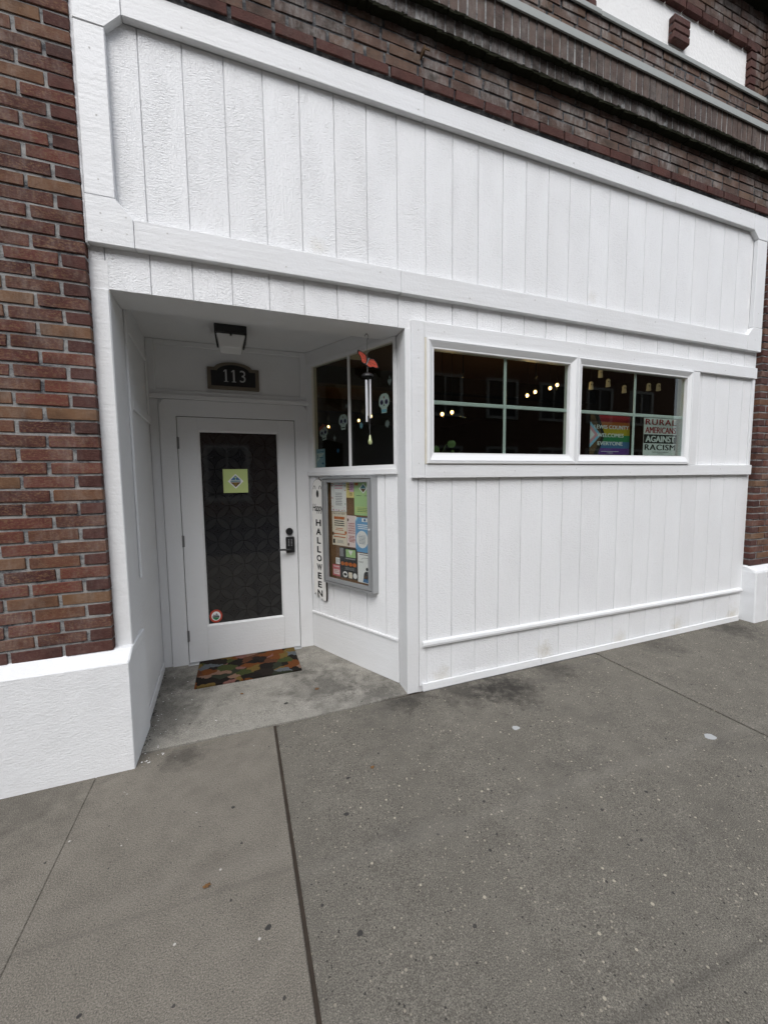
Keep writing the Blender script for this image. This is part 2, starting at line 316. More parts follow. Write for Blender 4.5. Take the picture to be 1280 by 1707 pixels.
class MB:
    def __init__(s, fr=WORLD): s.v = []; s.f = []; s.mi = []; s.mats = []; s.fr = fr; s.cur = 0
    def mat(s, name):
        if name not in s.mats: s.mats.append(name)
        s.cur = s.mats.index(name); return s
    def add(s, vs, fs):
        o = len(s.v); s.v += [s.fr(p) for p in vs]
        for f in fs: s.f.append(tuple(i + o for i in f)); s.mi.append(s.cur)
        return s
    def box(s, x0, x1, y0, y1, z0, z1):
        if x0 > x1: x0, x1 = x1, x0
        if y0 > y1: y0, y1 = y1, y0
        if z0 > z1: z0, z1 = z1, z0
        return s.add([(x0, y0, z0), (x1, y0, z0), (x1, y1, z0), (x0, y1, z0), (x0, y0, z1), (x1, y0, z1), (x1, y1, z1), (x0, y1, z1)],
                     [(3, 2, 1, 0), (4, 5, 6, 7), (0, 1, 5, 4), (1, 2, 6, 5), (2, 3, 7, 6), (3, 0, 4, 7)])
    def hexa(s, p):      # 8 points: bottom 4, top 4
        return s.add(p, [(3, 2, 1, 0), (4, 5, 6, 7), (0, 1, 5, 4), (1, 2, 6, 5), (2, 3, 7, 6), (3, 0, 4, 7)])
    def plate(s, poly, b0, b1):   # polygon in (a,c), thickness from b0 to b1
        n = len(poly); vs = [(a, b0, c) for a, c in poly] + [(a, b1, c) for a, c in poly]
        return s.add(vs, [tuple(range(n)), tuple(range(2*n-1, n-1, -1))] + [(i, (i+1) % n, n + (i+1) % n, n + i) for i in range(n)])
    def ring(s, o, i, bo, bi, back):   # mitred picture frame: outer rect o, inner rect i (a0,a1,c0,c1); proud bo at the outer edge, bi at the inner
        O = [(o[0], o[2]), (o[1], o[2]), (o[1], o[3]), (o[0], o[3])]; I = [(i[0], i[2]), (i[1], i[2]), (i[1], i[3]), (i[0], i[3])]
        for k in range(4):
            l = (k+1) % 4
            s.hexa([(O[k][0], back, O[k][1]), (O[l][0], back, O[l][1]), (I[l][0], back, I[l][1]), (I[k][0], back, I[k][1]),
                    (O[k][0], bo, O[k][1]), (O[l][0], bo, O[l][1]), (I[l][0], bi, I[l][1]), (I[k][0], bi, I[k][1])])
        return s
    def tube(s, pts, r, n=8, r1=None, cap=True):
        pts = [Vector(p) for p in pts]; m = len(pts); rings = []
        up = Vector((0, 0, 1))
        for i, p in enumerate(pts):
            d = (pts[min(i+1, m-1)] - pts[max(i-1, 0)]).normalized()
            a = d.cross(up)
            if a.length < 1e-3: a = d.cross(Vector((1, 0, 0)))
            a.normalize(); b = d.cross(a).normalized(); rr = r if r1 is None else r + (r1-r)*i/max(1, m-1)
            if isinstance(r, (list, tuple)): rr = r[i]
            rings.append([p + a*rr*math.cos(2*math.pi*k/n) + b*rr*math.sin(2*math.pi*k/n) for k in range(n)])
        vs = [q for R in rings for q in R]; fs = []
        for i in range(m-1):
            for k in range(n): fs.append((i*n+k, i*n+(k+1) % n, (i+1)*n+(k+1) % n, (i+1)*n+k))
        if cap: fs += [tuple(range(n-1, -1, -1)), tuple(range((m-1)*n, m*n))]
        return s.add(vs, fs)
    def disc(s, a, c, r, b0, b1, n=20, rc=None):
        rc = rc or r
        return s.plate([(a + r*math.cos(2*math.pi*k/n), c + rc*math.sin(2*math.pi*k/n)) for k in range(n)], b0, b1)
    def ball(s, c, r, n=10, sz=1.0):
        c = Vector(c); vs = []; fs = []; m = n//2 + 1
        for i in range(m+1):
            t = math.pi*i/m
            for k in range(n): vs.append((c.x + r*math.sin(t)*math.cos(2*math.pi*k/n), c.y + r*math.sin(t)*math.sin(2*math.pi*k/n), c.z + r*sz*math.cos(t)))
        for i in range(m):
            for k in range(n): fs.append((i*n+k, (i+1)*n+k, (i+1)*n+(k+1) % n, i*n+(k+1) % n))
        return s.add(vs, fs)
    def build(s, name, mat=None, parent=None, bevel=0, weld=True, smooth=False, jitter=0, z_shift=True, origin='base'):
        vs = [Vector((v.x, v.y, v.z + (ZS if z_shift else 0))) for v in s.v]
        lo = Vector((min(v.x for v in vs), min(v.y for v in vs), min(v.z for v in vs))); hi = Vector((max(v.x for v in vs), max(v.y for v in vs), max(v.z for v in vs)))
        org = Vector(((lo.x+hi.x)/2, (lo.y+hi.y)/2, lo.z))
        me = bpy.data.meshes.new(name); me.from_pydata([v - org for v in vs], [], s.f)
        names = s.mats or [mat]
        for nme in names: me.materials.append(MAT[nme])
        if s.mats: me.polygons.foreach_set('material_index', s.mi)
        bm = bmesh.new(); bm.from_mesh(me)
        if weld: bmesh.ops.remove_doubles(bm, verts=bm.verts, dist=1e-6)
        bmesh.ops.recalc_face_normals(bm, faces=bm.faces)
        if bevel: bmesh.ops.bevel(bm, geom=list(bm.edges), offset=bevel, segments=1, affect='EDGES', clamp_overlap=True)
        if jitter:
            for v in bm.verts: v.co += Vector((random.uniform(-1, 1), random.uniform(-1, 1), random.uniform(-1, 1)))*jitter
        bm.to_mesh(me); bm.free()
        if smooth:
            for p in me.polygons: p.use_smooth = True
        o = bpy.data.objects.new(name, me); COL.objects.link(o)
        place(o, org, parent); return o
WPOS = {}
def place(o, org, parent=None):
    WPOS[o.name] = org.copy()
    if parent is not None:
        o.parent = parent; o.location = org - WPOS[parent.name]
    else: o.location = org
def thing(name, label, cat, loc, group=None):
    o = bpy.data.objects.new(name, None); COL.objects.link(o); o.empty_display_size = .1
    place(o, Vector((loc[0], loc[1], loc[2] + ZS))); return tag(o, label, cat, group)
def tag(o, label, cat, group=None, kind=None):
    o['label'] = label; o['category'] = cat
    if group: o['group'] = group
    if kind: o['kind'] = kind
    return o
def structure(o, label=None):
    o['kind'] = 'structure'
    if label: o['label'] = label
    return o
def text_mesh(mb, body, fr_a, fr_c, width=None, height=None, b0=0, b1=.001, bold=0.0, spacing=1.0, shear=0.0, heavy=0.0):
    """adds flat lettering to mb, centred on (fr_a, fr_c), scaled to width x height"""
    cu = bpy.data.curves.new('lettering', 'FONT'); cu.body = body; cu.offset = bold; cu.space_character = spacing; cu.shear = shear; cu.resolution_u = 3
    ob = bpy.data.objects.new('lettering', cu); COL.objects.link(ob)
    dg = bpy.context.evaluated_depsgraph_get(); me = ob.evaluated_get(dg).to_mesh()
    vs = [v.co.copy() for v in me.vertices]; fs = [tuple(p.vertices) for p in me.polygons]
    ob.evaluated_get(dg).to_mesh_clear(); bpy.data.objects.remove(ob); bpy.data.curves.remove(cu)
    x0, x1 = min(v.x for v in vs), max(v.x for v in vs); y0, y1 = min(v.y for v in vs), max(v.y for v in vs)
    sx = width/(x1-x0) if width else height/(y1-y0); sy = height/(y1-y0) if height else sx
    for j, o_ in enumerate((0,) if not heavy else (0, -heavy, heavy)): mb.add([(fr_a + o_ + (v.x-(x0+x1)/2)*sx, b1 + j*.00006, fr_c + (v.y-(y0+y1)/2)*sy) for v in vs], fs)

# ------------------------------------------------------------------ ground
def gz(x): return -1.545 + max(0.0, x-.55)*.007
def slab(name, x0, x1, y0, y1, mat, parent):
    m = MB(); z0, z1 = gz(x0), gz(x1)
    m.hexa([(x0, y0, z0-.12), (x1, y0, z1-.12), (x1, y1, z1-.12), (x0, y1, z0-.12), (x0, y0, z0), (x1, y0, z1), (x1, y1, z1), (x0, y1, z0)])
    return m.build(name, mat, parent, bevel=.004)
m = MB(); m.box(-60, 60, -70, 40, -2.2, -1.70)
road = structure(m.build('road', 'asphalt'))
m = MB(); m.box(-30, 30, -4.15, 1.3, -1.695, -1.5535)
walk = structure(m.build('sidewalk', 'joint_filler'))
SX = [(-7.2, -4.0, 'concrete_new'), (-3.995, -2.0, 'concrete_new'), (-1.995, -.3655, 'concrete_new'), (-.3650  , .5415, 'concrete_new'), (.5565, 3.222, 'concrete_old'), (3.238, 5.9, 'concrete_old'), (5.914, 8.6, 'concrete_old'), (8.614, 11.2, 'concrete_old')]
for x0, x1, mt in SX:
    front = -.022 if x0 > -.4 and x0 < 0 else (-.026 if .5 < x0 < 1 else -.03)
    slab('paving_slab', x0, x1, -1.98, front if -.4 < x0 < 1 else .0, mt, walk)
    slab('paving_slab', x0, x1, -3.98, -1.99, mt, walk)
m = MB(); m.box(-30, 30, -4.16, -3.99, -1.72, -1.549); structure(m.build('kerb', 'concrete_old', bevel=.015))
m = MB(); m.box(-30, 30, -14.5, -11.9, -1.699, -1.56); structure(m.build('far_sidewalk', 'concrete_old'))
# entry floor: a poured slab with a ragged front lip
m = MB()
fp = [(-.225, -.012), (.0, -.014), (.3, -.012), (.53, -.016), (.8, -.020), (1.1, -.018), (1.3, -.004), (1.49, .004), (1.50, .14), (1.0, 1.09), (-.25, 1.09)]
def fz(y): return -1.541 + .018*max(0, y)
n = len(fp)
m.add([(x, y, -1.62) for x, y in fp] + [(x, y, fz(y)) for x, y in fp], [tuple(range(n-1, -1, -1)), tuple(range(n, 2*n))] + [(i, (i+1) % n, n+(i+1) % n, n+i) for i in range(n)])
structure(m.build('entry_floor', 'concrete_entry', bevel=.003))

# ------------------------------------------------------------------ the shop building
BLD = thing('shop_building', 'white wood clad storefront with recessed door set in a dark brick building', 'building', (2.5, 1.5, -1.545))
def part(mb, name, mat, parent=None, bevel=.0, **k): return mb.build(name, mat, parent or BLD, bevel, **k)
def trim(name, x0, x1, d, z0, z1, mat='paint_smooth', bevel=.003, back=0.0, jit=.0008, fr=FRONT, parent=None):
    m = MB(fr); m.box(x0, x1, back, d, z0, z1); return part(m, name, mat, parent, bevel, jitter=jit)

G = .2032
BF = .045                                # how far the brick faces stand in front of the siding
# --- bricks
def brick_mesh(name, l, h, d, mat, seed):
    rnd = random.Random(seed); bm = bmesh.new(); bmesh.ops.create_cube(bm, size=1)
    for v in bm.verts: v.co = Vector((v.co.x*l, v.co.y*d, v.co.z*h))
    bmesh.ops.bevel(bm, geom=list(bm.edges), offset=.0022, segments=1, affect='EDGES')
    for v in bm.verts: v.co += Vector((rnd.uniform(-1, 1)*.0026, rnd.uniform(-1, 1)*.0016, rnd.uniform(-1, 1)*.0022))
    me = bpy.data.meshes.new(name); bm.to_mesh(me); bm.free(); me.materials.append(MAT[mat]); return me
BM = {}
def get_brick(l, h, d, mat):
    k = (round(l, 3), round(h, 3), round(d, 3), mat)
    if k not in BM: BM[k] = [brick_mesh('brick', l, h, d, mat, hash(k) % 1000 + i) for i in range(9)]
    return random.choice(BM[k])
Rm = Matrix((r2, u2, fw))
def pix(p):
    d = Rm @ (Vector((p[0], p[1], p[2] + ZS)) - CAMP)
    if d.z < .05: return None
    return 640 + 655.01*d.x/d.z, 853.5 - 655.01*d.y/d.z
QUEUE = []                                # (pixel size, centre, size, material, parent key, name)
def queue_brick(x, y, z, l, h, d, mat, host, name='brick'):
    a = pix((x - l/2, y - d/2, z - h/2)); b = pix((x + l/2, y - d/2, z + h/2)); s = 0
    if a and b:
        u0, u1 = sorted((a[0], b[0])); v0, v1 = sorted((a[1], b[1]))
        s = max(0, min(u1, 1280) - max(u0, 0)) * max(0, min(v1, 1707) - max(v0, 0))
    QUEUE.append((s, (x, y, z), (l, h, d), mat, host, name))
CH = .0678; BH = .0545; BL = .2265; JT = .0185
def course_row(x0, x1, z, face, host, mat, odd, depth=.095, end='r', red=False, headers=0.0):
    """one course of running bond between x0 and x1, starting with a whole or half brick at the end given"""
    xs = []; L = BL - JT
    x = x1 if end == 'r' else x0; sgn = -1 if end == 'r' else 1
    first = (BL/2 - JT/2 - .006) if odd else L
    while True:
        l = first; first = L
        if headers and random.random() < headers: l = BL/2 - JT/2
        a, b = x, x + sgn*l
        if sgn < 0 and b < x0: b = x0
        if sgn > 0 and b > x1: b = x1
        if abs(a-b) > .03: xs.append(((a+b)/2, abs(a-b)))
        x = b + sgn*(JT + random.uniform(-.002, .003))
        if (sgn < 0 and x <= x0 + .03) or (sgn > 0 and x >= x1 - .03): break
    for cx, l in xs:
        dy = random.uniform(-.003, .002)
        mt = mat
        if mat == 'brick_red_brown' and l < .12: mt = 'brick_smooth_red'
        queue_brick(cx, face + depth/2 + dy, z + BH/2 + random.uniform(-.0018, .0018), round(l*2, 2)/2 if l not in (L,) else l, BH, depth, mt, host)
hosts = {}
# left pier
m = MB(); m.box(-2.6, -.279, -BF + .006, .30, -.93, 2.44); hosts['pierL'] = part(m, 'brick_pier', 'mortar_pale')
z = -.905; k = 0
course_row(-2.6, -.275, -.905 - .002, -BF - .002, 'pierL', 'brick_smooth_red', False)
z += CH - .004; k = 1
while z < 2.40:
    course_row(-2.6, -.275, z, -BF, 'pierL', 'brick_red_brown', k % 2 == 1); z += CH; k += 1
# right pier
m = MB(); m.box(5.289, 7.6, -BF + .006, .30, -.96, 2.44); hosts['pierR'] = part(m, 'brick_pier', 'mortar_pale')
z = -.935; k = 0
while z < 2.40:
    course_row(5.285, 7.6, z, -BF, 'pierR', 'brick_smooth_red' if k == 0 else 'brick_red_brown', k % 2 == 1, end='l'); z += CH; k += 1
# wall over the storefront
m = MB(); m.box(-2.6, 7.6, -BF + .006, .30, 2.442, 3.06); hosts['wall'] = part(m, 'brick_wall', 'mortar')
course_row(-2.6, 7.6, 2.452, -BF - .012, 'wall', 'brick_smooth_red', True, depth=.10)
z = 2.452 + CH
for k in range(4):
    course_row(-2.6, 7.6, z, -BF, 'wall', 'brick_weathered', k % 2 == 0, headers=.12); z += CH
# soldier courses, corbelled
def soldiers(z0, face, h, host, depth, mat='brick_soldier'):
    x = -2.6
    while x < 7.6:
        queue_brick(x + .027, -face + depth/2 + random.uniform(-.003, .003), z0 + h/2, .054, h, depth, mat, host, 'soldier_brick'); x += .0665
m = MB(); m.box(-2.6, 7.6, -.102, .2, 2.772, 2.97); hosts['sol1'] = part(m, 'corbel_course', 'mortar_pale')
soldiers(2.768, .106, .19, 'sol1', .09, 'brick_streaked')
m = MB(); m.box(-2.6, 7.6, -.142, .2, 2.975, 3.062); m.box(-2.6, 7.6, -.142, -.11, 2.868, 2.9745); hosts['sol2'] = part(m, 'corbel_course', 'mortar_pale')
soldiers(2.864, .147, .195, 'sol2', .05)
# soot-black moss hanging under both corbels
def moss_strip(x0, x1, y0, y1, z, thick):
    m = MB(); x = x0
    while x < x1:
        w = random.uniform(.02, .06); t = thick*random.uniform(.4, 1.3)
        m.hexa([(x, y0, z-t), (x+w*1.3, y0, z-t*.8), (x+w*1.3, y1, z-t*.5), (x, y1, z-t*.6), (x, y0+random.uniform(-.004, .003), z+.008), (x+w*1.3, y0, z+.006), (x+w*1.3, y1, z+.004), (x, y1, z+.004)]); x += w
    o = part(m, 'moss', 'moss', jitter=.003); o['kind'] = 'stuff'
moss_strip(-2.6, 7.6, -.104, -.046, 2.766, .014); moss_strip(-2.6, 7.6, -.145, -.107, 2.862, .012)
def flash(x0, x1, yf, yb, z0, z1):
    m = MB()
    m.hexa([(x0, -yf, z0), (x1, -yf, z0), (x1, -yf+.012, z0), (x0, -yf+.012, z0), (x0, -yf, z1), (x1, -yf, z1), (x1, -yf+.012, z1), (x0, -yf+.012, z1)])
    m.hexa([(x0, -yf+.0122, z1-.012), (x1, -yf+.0122, z1-.012), (x1, yb, z1+.02), (x0, yb, z1+.02), (x0, -yf+.0122, z1), (x1, -yf+.0122, z1), (x1, yb, z1+.032), (x0, yb, z1+.032)])
    return part(m, 'flashing', 'flashing', bevel=.002)
flash(-2.6, 2.05, .168, -.02, 3.02, 3.072); flash(2.054, 7.6, .166, -.02, 3.018, 3.070)
m = MB(); m.box(-2.6, 7.6, -.054, .2, 3.085, 3.385); hosts['wall2'] = part(m, 'brick_wall', 'mortar')
z = 3.105
for k in range(4):
    course_row(-2.6, 7.6, z, -.060, 'wall2', 'brick_weathered', k % 2 == 1, headers=.2); z += CH
flash(-2.6, 3.02, .082, .0, 3.361, 3.396); flash(3.024, 7.6, .080, .0, 3.359, 3.394)
# stucco panel framed in brick, with a brick boss
m = MB(); m.box(2.93, 4.86, -.02, .15, 3.40, 3.80); part(m, 'stucco_panel', 'stucco_white')
for x0, x1 in ((-2.6, 2.93), (4.86, 7.6)):
    m = MB(); m.box(x0, x1, -.038, .2, 3.40, 4.10); hosts['up%d' % int(x0)] = part(m, 'brick_wall', 'mortar')
    z = 3.425
    for k in range(10):
        course_row(x0, x1, z, -.050, 'up%d' % int(x0), 'brick_weathered', k % 2 == 1, end='l' if x0 > 0 else 'r'); z += CH
m = MB(); m.box(2.932, 4.858, -.036, .2, 3.802, 4.10); hosts['up_t'] = part(m, 'brick_wall', 'mortar')
z = 3.83
for k in range(4):
    course_row(2.935, 4.855, z, -.050, 'up_t', 'brick_weathered', k % 2 == 1); z += CH
x = 2.95
while x < 4.84:
    queue_brick(x + .09, .0 - .058 + .05, 3.80 - .01, .185, .052, .10, 'brick_smooth_red', 'up_t'); x += .2
z = 3.41
while z < 3.76:
    queue_brick(4.84, -.058 + .05, z + BH/2, .08, BH, .10, 'brick_smooth_red', 'up4'); queue_brick(2.95, -.058 + .05, z + BH/2, .08, BH, .10, 'brick_smooth_red', 'up4'); z += CH
boss = MB(); boss.box(3.80, 3.975, -.045, -.021, 3.495, 3.67); boss = part(boss, 'brick_boss', 'mortar')
for k, zz in enumerate((3.492, 3.553, 3.614)):
    mm = MB(); mm.mat('brick_smooth_red'); mm.box(3.795, 3.985, -.070, -.02, zz, zz + .054); mm.build('brick', None, boss, bevel=.006)
# projecting pier and cornice at the top
m = MB(); m.box(5.02, 7.6, -.16, -.0525, 3.40, 4.10); hosts['upr'] = part(m, 'brick_pier', 'mortar')
z = 3.42
for k in range(10):
    course_row(5.012, 7.6, z, -.172, 'upr', 'brick_weathered', k % 2 == 1, end='l', depth=.05)
    queue_brick(5.03, -.10, z + BH/2, .05, BH, .09, 'brick_weathered', 'upr'); z += CH
m = MB(); m.box(-2.6, 7.6, -.18, .2, 4.11, 4.30); hosts['sol3'] = part(m, 'corbel_course', 'mortar_pale')
soldiers(4.105, .192, .19, 'sol3', .10)
moss_strip(-2.6, 7.6, -.19, -.05, 4.10, .015)
m = MB(); m.box(-2.6, 7.6, -.235, .3, 4.305, 4.36); part(m, 'coping', 'flashing', bevel=.004)

# bricks: the 300 that show largest are objects, the rest of each host is one mesh
for nm in ('brick', 'soldier_brick'):
    q = sorted([b for b in QUEUE if b[5] == nm], key=lambda b: -b[0]); rest = {}
    for i, (s, c, (l, h, d), mt, host, _) in enumerate(q):
        if i < 296 and s > 25:
            o = bpy.data.objects.new(nm, get_brick(l, h, d, mt)); COL.objects.link(o)
            place(o, Vector((c[0], c[1], c[2] + ZS)), hosts[host]); o.rotation_euler = (0, random.uniform(-.004, .004), 0)
        else: rest.setdefault((host, mt), []).append((c, l, h, d))
    for (host, mt), lst in rest.items():
        mm = MB()
        for c, l, h, d in lst: mm.box(c[0]-l/2, c[0]+l/2, c[1]-d/2, c[1]+d/2, c[2]-h/2, c[2]+h/2)
        o = mm.build('brickwork', mt, hosts[host]); o['kind'] = 'stuff'
# rusty bracket left in the wall
m = MB(); m.box(1.572, 1.582, -.095, -.03, 2.625, 2.66); m.box(1.572, 1.612, -.097, -.09, 2.632, 2.646); part(m, 'bracket', 'rust', bevel=.002)

# --- plinths
def plinth(x0, x1, zt, zb, depth):
    m = MB(); z1 = zt; pts = []
    m.add([(x0, .25, zb), (x1, .25, zb), (x1, -depth-.006, zb), (x0, -depth-.006, zb), (x0, -depth, z1-.05), (x1, -depth, z1-.05), (x1, .25, z1-.05), (x0, .25, z1-.05), (x0, -BF+.012, z1), (x1, -BF+.012, z1), (x1, .25, z1), (x0, .25, z1)],
          [(0, 1, 2, 3), (3, 2, 5, 4), (4, 5, 9, 8), (8, 9, 10, 11), (0, 3, 4, 7), (7, 4, 8, 11), (2, 1, 6, 5), (5, 6, 10, 9), (1, 0, 7, 6), (6, 7, 11, 10)])
    return m
part(plinth(-2.6, -.186, -.905, -1.57, .132), 'plinth', 'paint_masonry', bevel=.006, jitter=.002)
part(plinth(5.262, 7.6, -.938, -1.53, .122), 'plinth', 'paint_masonry', bevel=.010, jitter=.002)

# --- wall behind the siding (with window openings), and siding boards
def backing(x0, x1, z0, z1, name='siding_panel'):
    m = MB(); m.box(x0, x1, .010, .10, z0, z1); return part(m, name, 'paint_smooth')
P_up = backing(-.277, 5.285, 1.004, 2.44); P_lo = backing(1.50, 5.285, -1.56, .115); P_r = backing(4.296, 5.285, .117, .990); P_l = backing(1.50, 1.640, .117, .990)
m = MB(); m.box(2.946, 2.972, .012, .10, .117, .90); part(m, 'mullion_post', 'paint_smooth'); m = MB(); m.box(1.642, 4.294, .012, .10, .905, .990); part(m, 'window_lintel', 'paint_smooth')
def boards(i0, i1, z0, z1, parent, xmin, xmax, z0b=None, fr=FRONT, xs=None):
    """siding boards between groove i0 and i1 (8 inches apart), clipped to xmin..xmax"""
    edges = xs or [xmin] + [i*G for i in range(i0, i1+1) if xmin + .01 < i*G < xmax - .01] + [xmax]
    for a, b in zip(edges, edges[1:]):
        g0 = .0 if a == edges[0] else .0026; g1 = .0 if b == edges[-1] else .0026
        dz = random.uniform(-.0006, .0006); m = MB(fr)
        za = (lambda x: z0) if z0b is None else z0b
        x0, x1 = a + g0, b - g1
        m.hexa([(x0, -.012, za(x0)), (x1, -.012, za(x1)), (x1, dz, za(x1)), (x0, dz, za(x0)), (x0, -.012, z1), (x1, -.012, z1), (x1, dz, z1), (x0, dz, z1)])
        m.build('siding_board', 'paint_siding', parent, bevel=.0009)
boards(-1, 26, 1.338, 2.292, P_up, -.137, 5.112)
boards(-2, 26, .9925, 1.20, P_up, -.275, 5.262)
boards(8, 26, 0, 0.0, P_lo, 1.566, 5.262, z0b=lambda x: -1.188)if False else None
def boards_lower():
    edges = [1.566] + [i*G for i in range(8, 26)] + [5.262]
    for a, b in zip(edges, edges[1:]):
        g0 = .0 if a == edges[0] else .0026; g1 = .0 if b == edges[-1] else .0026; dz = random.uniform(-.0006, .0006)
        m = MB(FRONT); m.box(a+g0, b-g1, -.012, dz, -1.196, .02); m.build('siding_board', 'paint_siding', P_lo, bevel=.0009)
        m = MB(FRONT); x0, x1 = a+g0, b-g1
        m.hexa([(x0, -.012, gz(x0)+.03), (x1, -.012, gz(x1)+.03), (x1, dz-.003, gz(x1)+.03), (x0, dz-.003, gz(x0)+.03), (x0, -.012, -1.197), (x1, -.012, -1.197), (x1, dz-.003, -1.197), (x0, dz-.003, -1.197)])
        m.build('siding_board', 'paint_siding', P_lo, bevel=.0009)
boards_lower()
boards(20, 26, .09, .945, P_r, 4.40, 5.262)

# --- framed upper panel: boards and clipped corner blocks
T = .040
xm = 1.432
trim('panel_rail', -.057, xm-.001, T, 1.197, 1.338); trim('panel_rail', xm+.001, 5.036, T-.001, 1.196, 1.336)
trim('panel_rail', -.057, 1.60, T, 2.292, 2.434); trim('panel_rail', 1.602, 3.95, T-.0015, 2.292, 2.432); trim('panel_rail', 3.952, 5.030, T, 2.293, 2.432)
trim('panel_stile', -.262, -.134, T-.002, 1.424, 2.212); trim('panel_stile', 5.112, 5.252, T-.002, 1.418, 2.222)
def block(pts):
    m = MB(FRONT); m.plate(pts, 0, T); part(m, 'corner_block', 'paint_smooth', bevel=.0025, jitter=.0007)
block([(-.263, 1.196), (-.059, 1.196), (-.059, 1.338), (-.134, 1.422), (-.263, 1.422)])
block([(5.254, 1.195), (5.254, 1.416), (5.112, 1.416), (5.038, 1.337), (5.038, 1.195)])
block([(-.263, 2.435), (-.263, 2.214), (-.134, 2.214), (-.059, 2.290), (-.059, 2.435)])
block([(5.254, 2.434), (5.032, 2.434), (5.032, 2.292), (5.112, 2.224), (5.254, 2.224)])
m = MB(FRONT); m.box(-.276, -.264, -.01, .034, 1.19, 2.43); part(m, 'caulk_strip', 'paint_smooth', bevel=.003, jitter=.002)
m = MB(); x = -.27                     # mortar bed between frame and brick
while x < 5.26:
    m.hexa([(x, -.038, 2.433), (x+.12, -.038, 2.433), (x+.12, .05, 2.433), (x, .05, 2.433), (x, -.047, 2.4525), (x+.12, -.047, 2.4525), (x+.12, .05, 2.4525), (x, .05, 2.4525)]); x += .12
part(m, 'mortar_bed', 'mortar', jitter=.0016)

# --- window casing
trim('window_casing', 1.507, 1.601, .030, .0, 1.045)
trim('window_header', 1.602, 5.240, .030, .940, 1.043)
trim('sill_board', 1.602, 5.240, .033, -.001, .094)
trim('window_casing', 4.290, 4.398, .027, .0945, .9395)
trim('edge_trim', 5.205, 5.238, .020, .0945, .9395)
# corner post and the strip beside it
m = MB(); m.box(1.470, 1.560, -.004, .148, -1.545, .9915); part(m, 'corner_post', 'paint_smooth', bevel=.003, jitter=.0008)
# ledge and base trim that follow the pavement
m = MB(FRONT); m.box(1.588, 5.240, -.002, .020, -1.213, -1.198); m.hexa([(1.588, 0, -1.1975), (5.24, 0, -1.1975), (5.24, .027, -1.1975), (1.588, .027, -1.1975), (1.588, 0, -1.170), (5.24, 0, -1.170), (5.24, .022, -1.178), (1.588, .022, -1.178)])
part(m, 'ledge', 'paint_smooth', bevel=.002, jitter=.0012)
def base_trim(x0, x1, h):
    m = MB(FRONT); m.hexa([(x0, .001, gz(x0)-.003), (x1, .001, gz(x1)-.003), (x1, .022, gz(x1)-.003), (x0, .022, gz(x0)-.003), (x0, .001, gz(x0)+h), (x1, .001, gz(x1)+h), (x1, .016, gz(x1)+h), (x0, .016, gz(x0)+h)])
    part(m, 'base_trim', 'paint_smooth', bevel=.003, jitter=.0012)
base_trim(1.585, 2.652, .052); base_trim(2.656, 5.215, .047)

# --- vinyl windows
def vinyl_window(o, gl, mv, mh):
    fr = MB(FRONT); a0, a1, c0, c1 = o
    f1 = (a0+.013, a1-.013, c0+.013, c1-.013); f2 = (a0+.020, a1-.020, c0+.020, c1-.020); f3 = (gl[0]-.012, gl[1]+.012, gl[2]-.012, gl[3]+.012)
    fr.ring(o, f1, .044, .046, 0); fr.ring(f1, f2, .041, .041, 0); fr.ring(f2, f3, .045, .028, -.03); fr.ring(f3, gl, .0265, .0255, -.03)
    w_ = part(fr, 'window', 'vinyl', weld=False)
    p = MB(FRONT); p.box(gl[0]-.008, gl[1]+.008, -.004, -.000, gl[2]-.008, gl[3]+.008); p.build('pane', 'glass_window', w_)
    q = MB(FRONT); q.box(mv-.0125, mv+.0125, -.018, -.008, gl[2]-.006, gl[3]+.006); q.build('muntin', 'vinyl_grille', w_, bevel=.004)
    for a, b in ((gl[0]-.006, mv-.0127), (mv+.0127, gl[1]+.006)):
        q = MB(FRONT); q.box(a, b, -.018, -.008, mh-.014, mh+.014); q.build('muntin', 'vinyl_grille', w_, bevel=.004)
    return w_
vinyl_window((1.614, 2.928, .100, .938), (1.672, 2.868, .174, .876), 2.284, .524)
vinyl_window((2.931, 4.286, .100, .936), (2.990, 4.236, .174, .876), 3.627, .524)

m = MB(FRONT); m.box(1.6015, 1.6135, .001, .033, .0955, .9385); m.box(1.6137, 2.93, .001, .036, .0943, .0997); part(m, 'caulk_strip', 'old_caulk', jitter=.0015, weld=False)
rn = random.Random(11)
nails = [(x, z) for x in (-.20, -.09) for z in (1.26, 1.34)] + [(-.2, 1.50), (-.19, 1.80), (-.2, 2.10), (-.2, 2.33), (-.09, 2.36), (5.18, 1.55), (5.18, 2.0), (5.15, 1.30)] + [(.1 + i*.61 + rn.uniform(-.05, .05), rn.choice((1.235, 1.30))) for i in range(8)] + [(.2 + i*.66 + rn.uniform(-.05, .05), rn.choice((2.33, 2.39))) for i in range(8)] + [(1.555, z) for z in (.10, .45, .8, .98)] + [(1.75 + i*.6, .045 + rn.uniform(-.02, .02)) for i in range(6)] + [(1.75 + i*.6, .99 + rn.uniform(-.02, .02)) for i in range(6)]
for x, z in nails:
    d = T if z > 1.1 else (.033 if z < .094 else .030); d = T - .002 if (1.42 < z < 2.21) else d
    m = MB(FRONT); m.disc(x, z, .0042, d - .002, d + .0008, 8); part(m, 'nail_head', 'nail_grey')
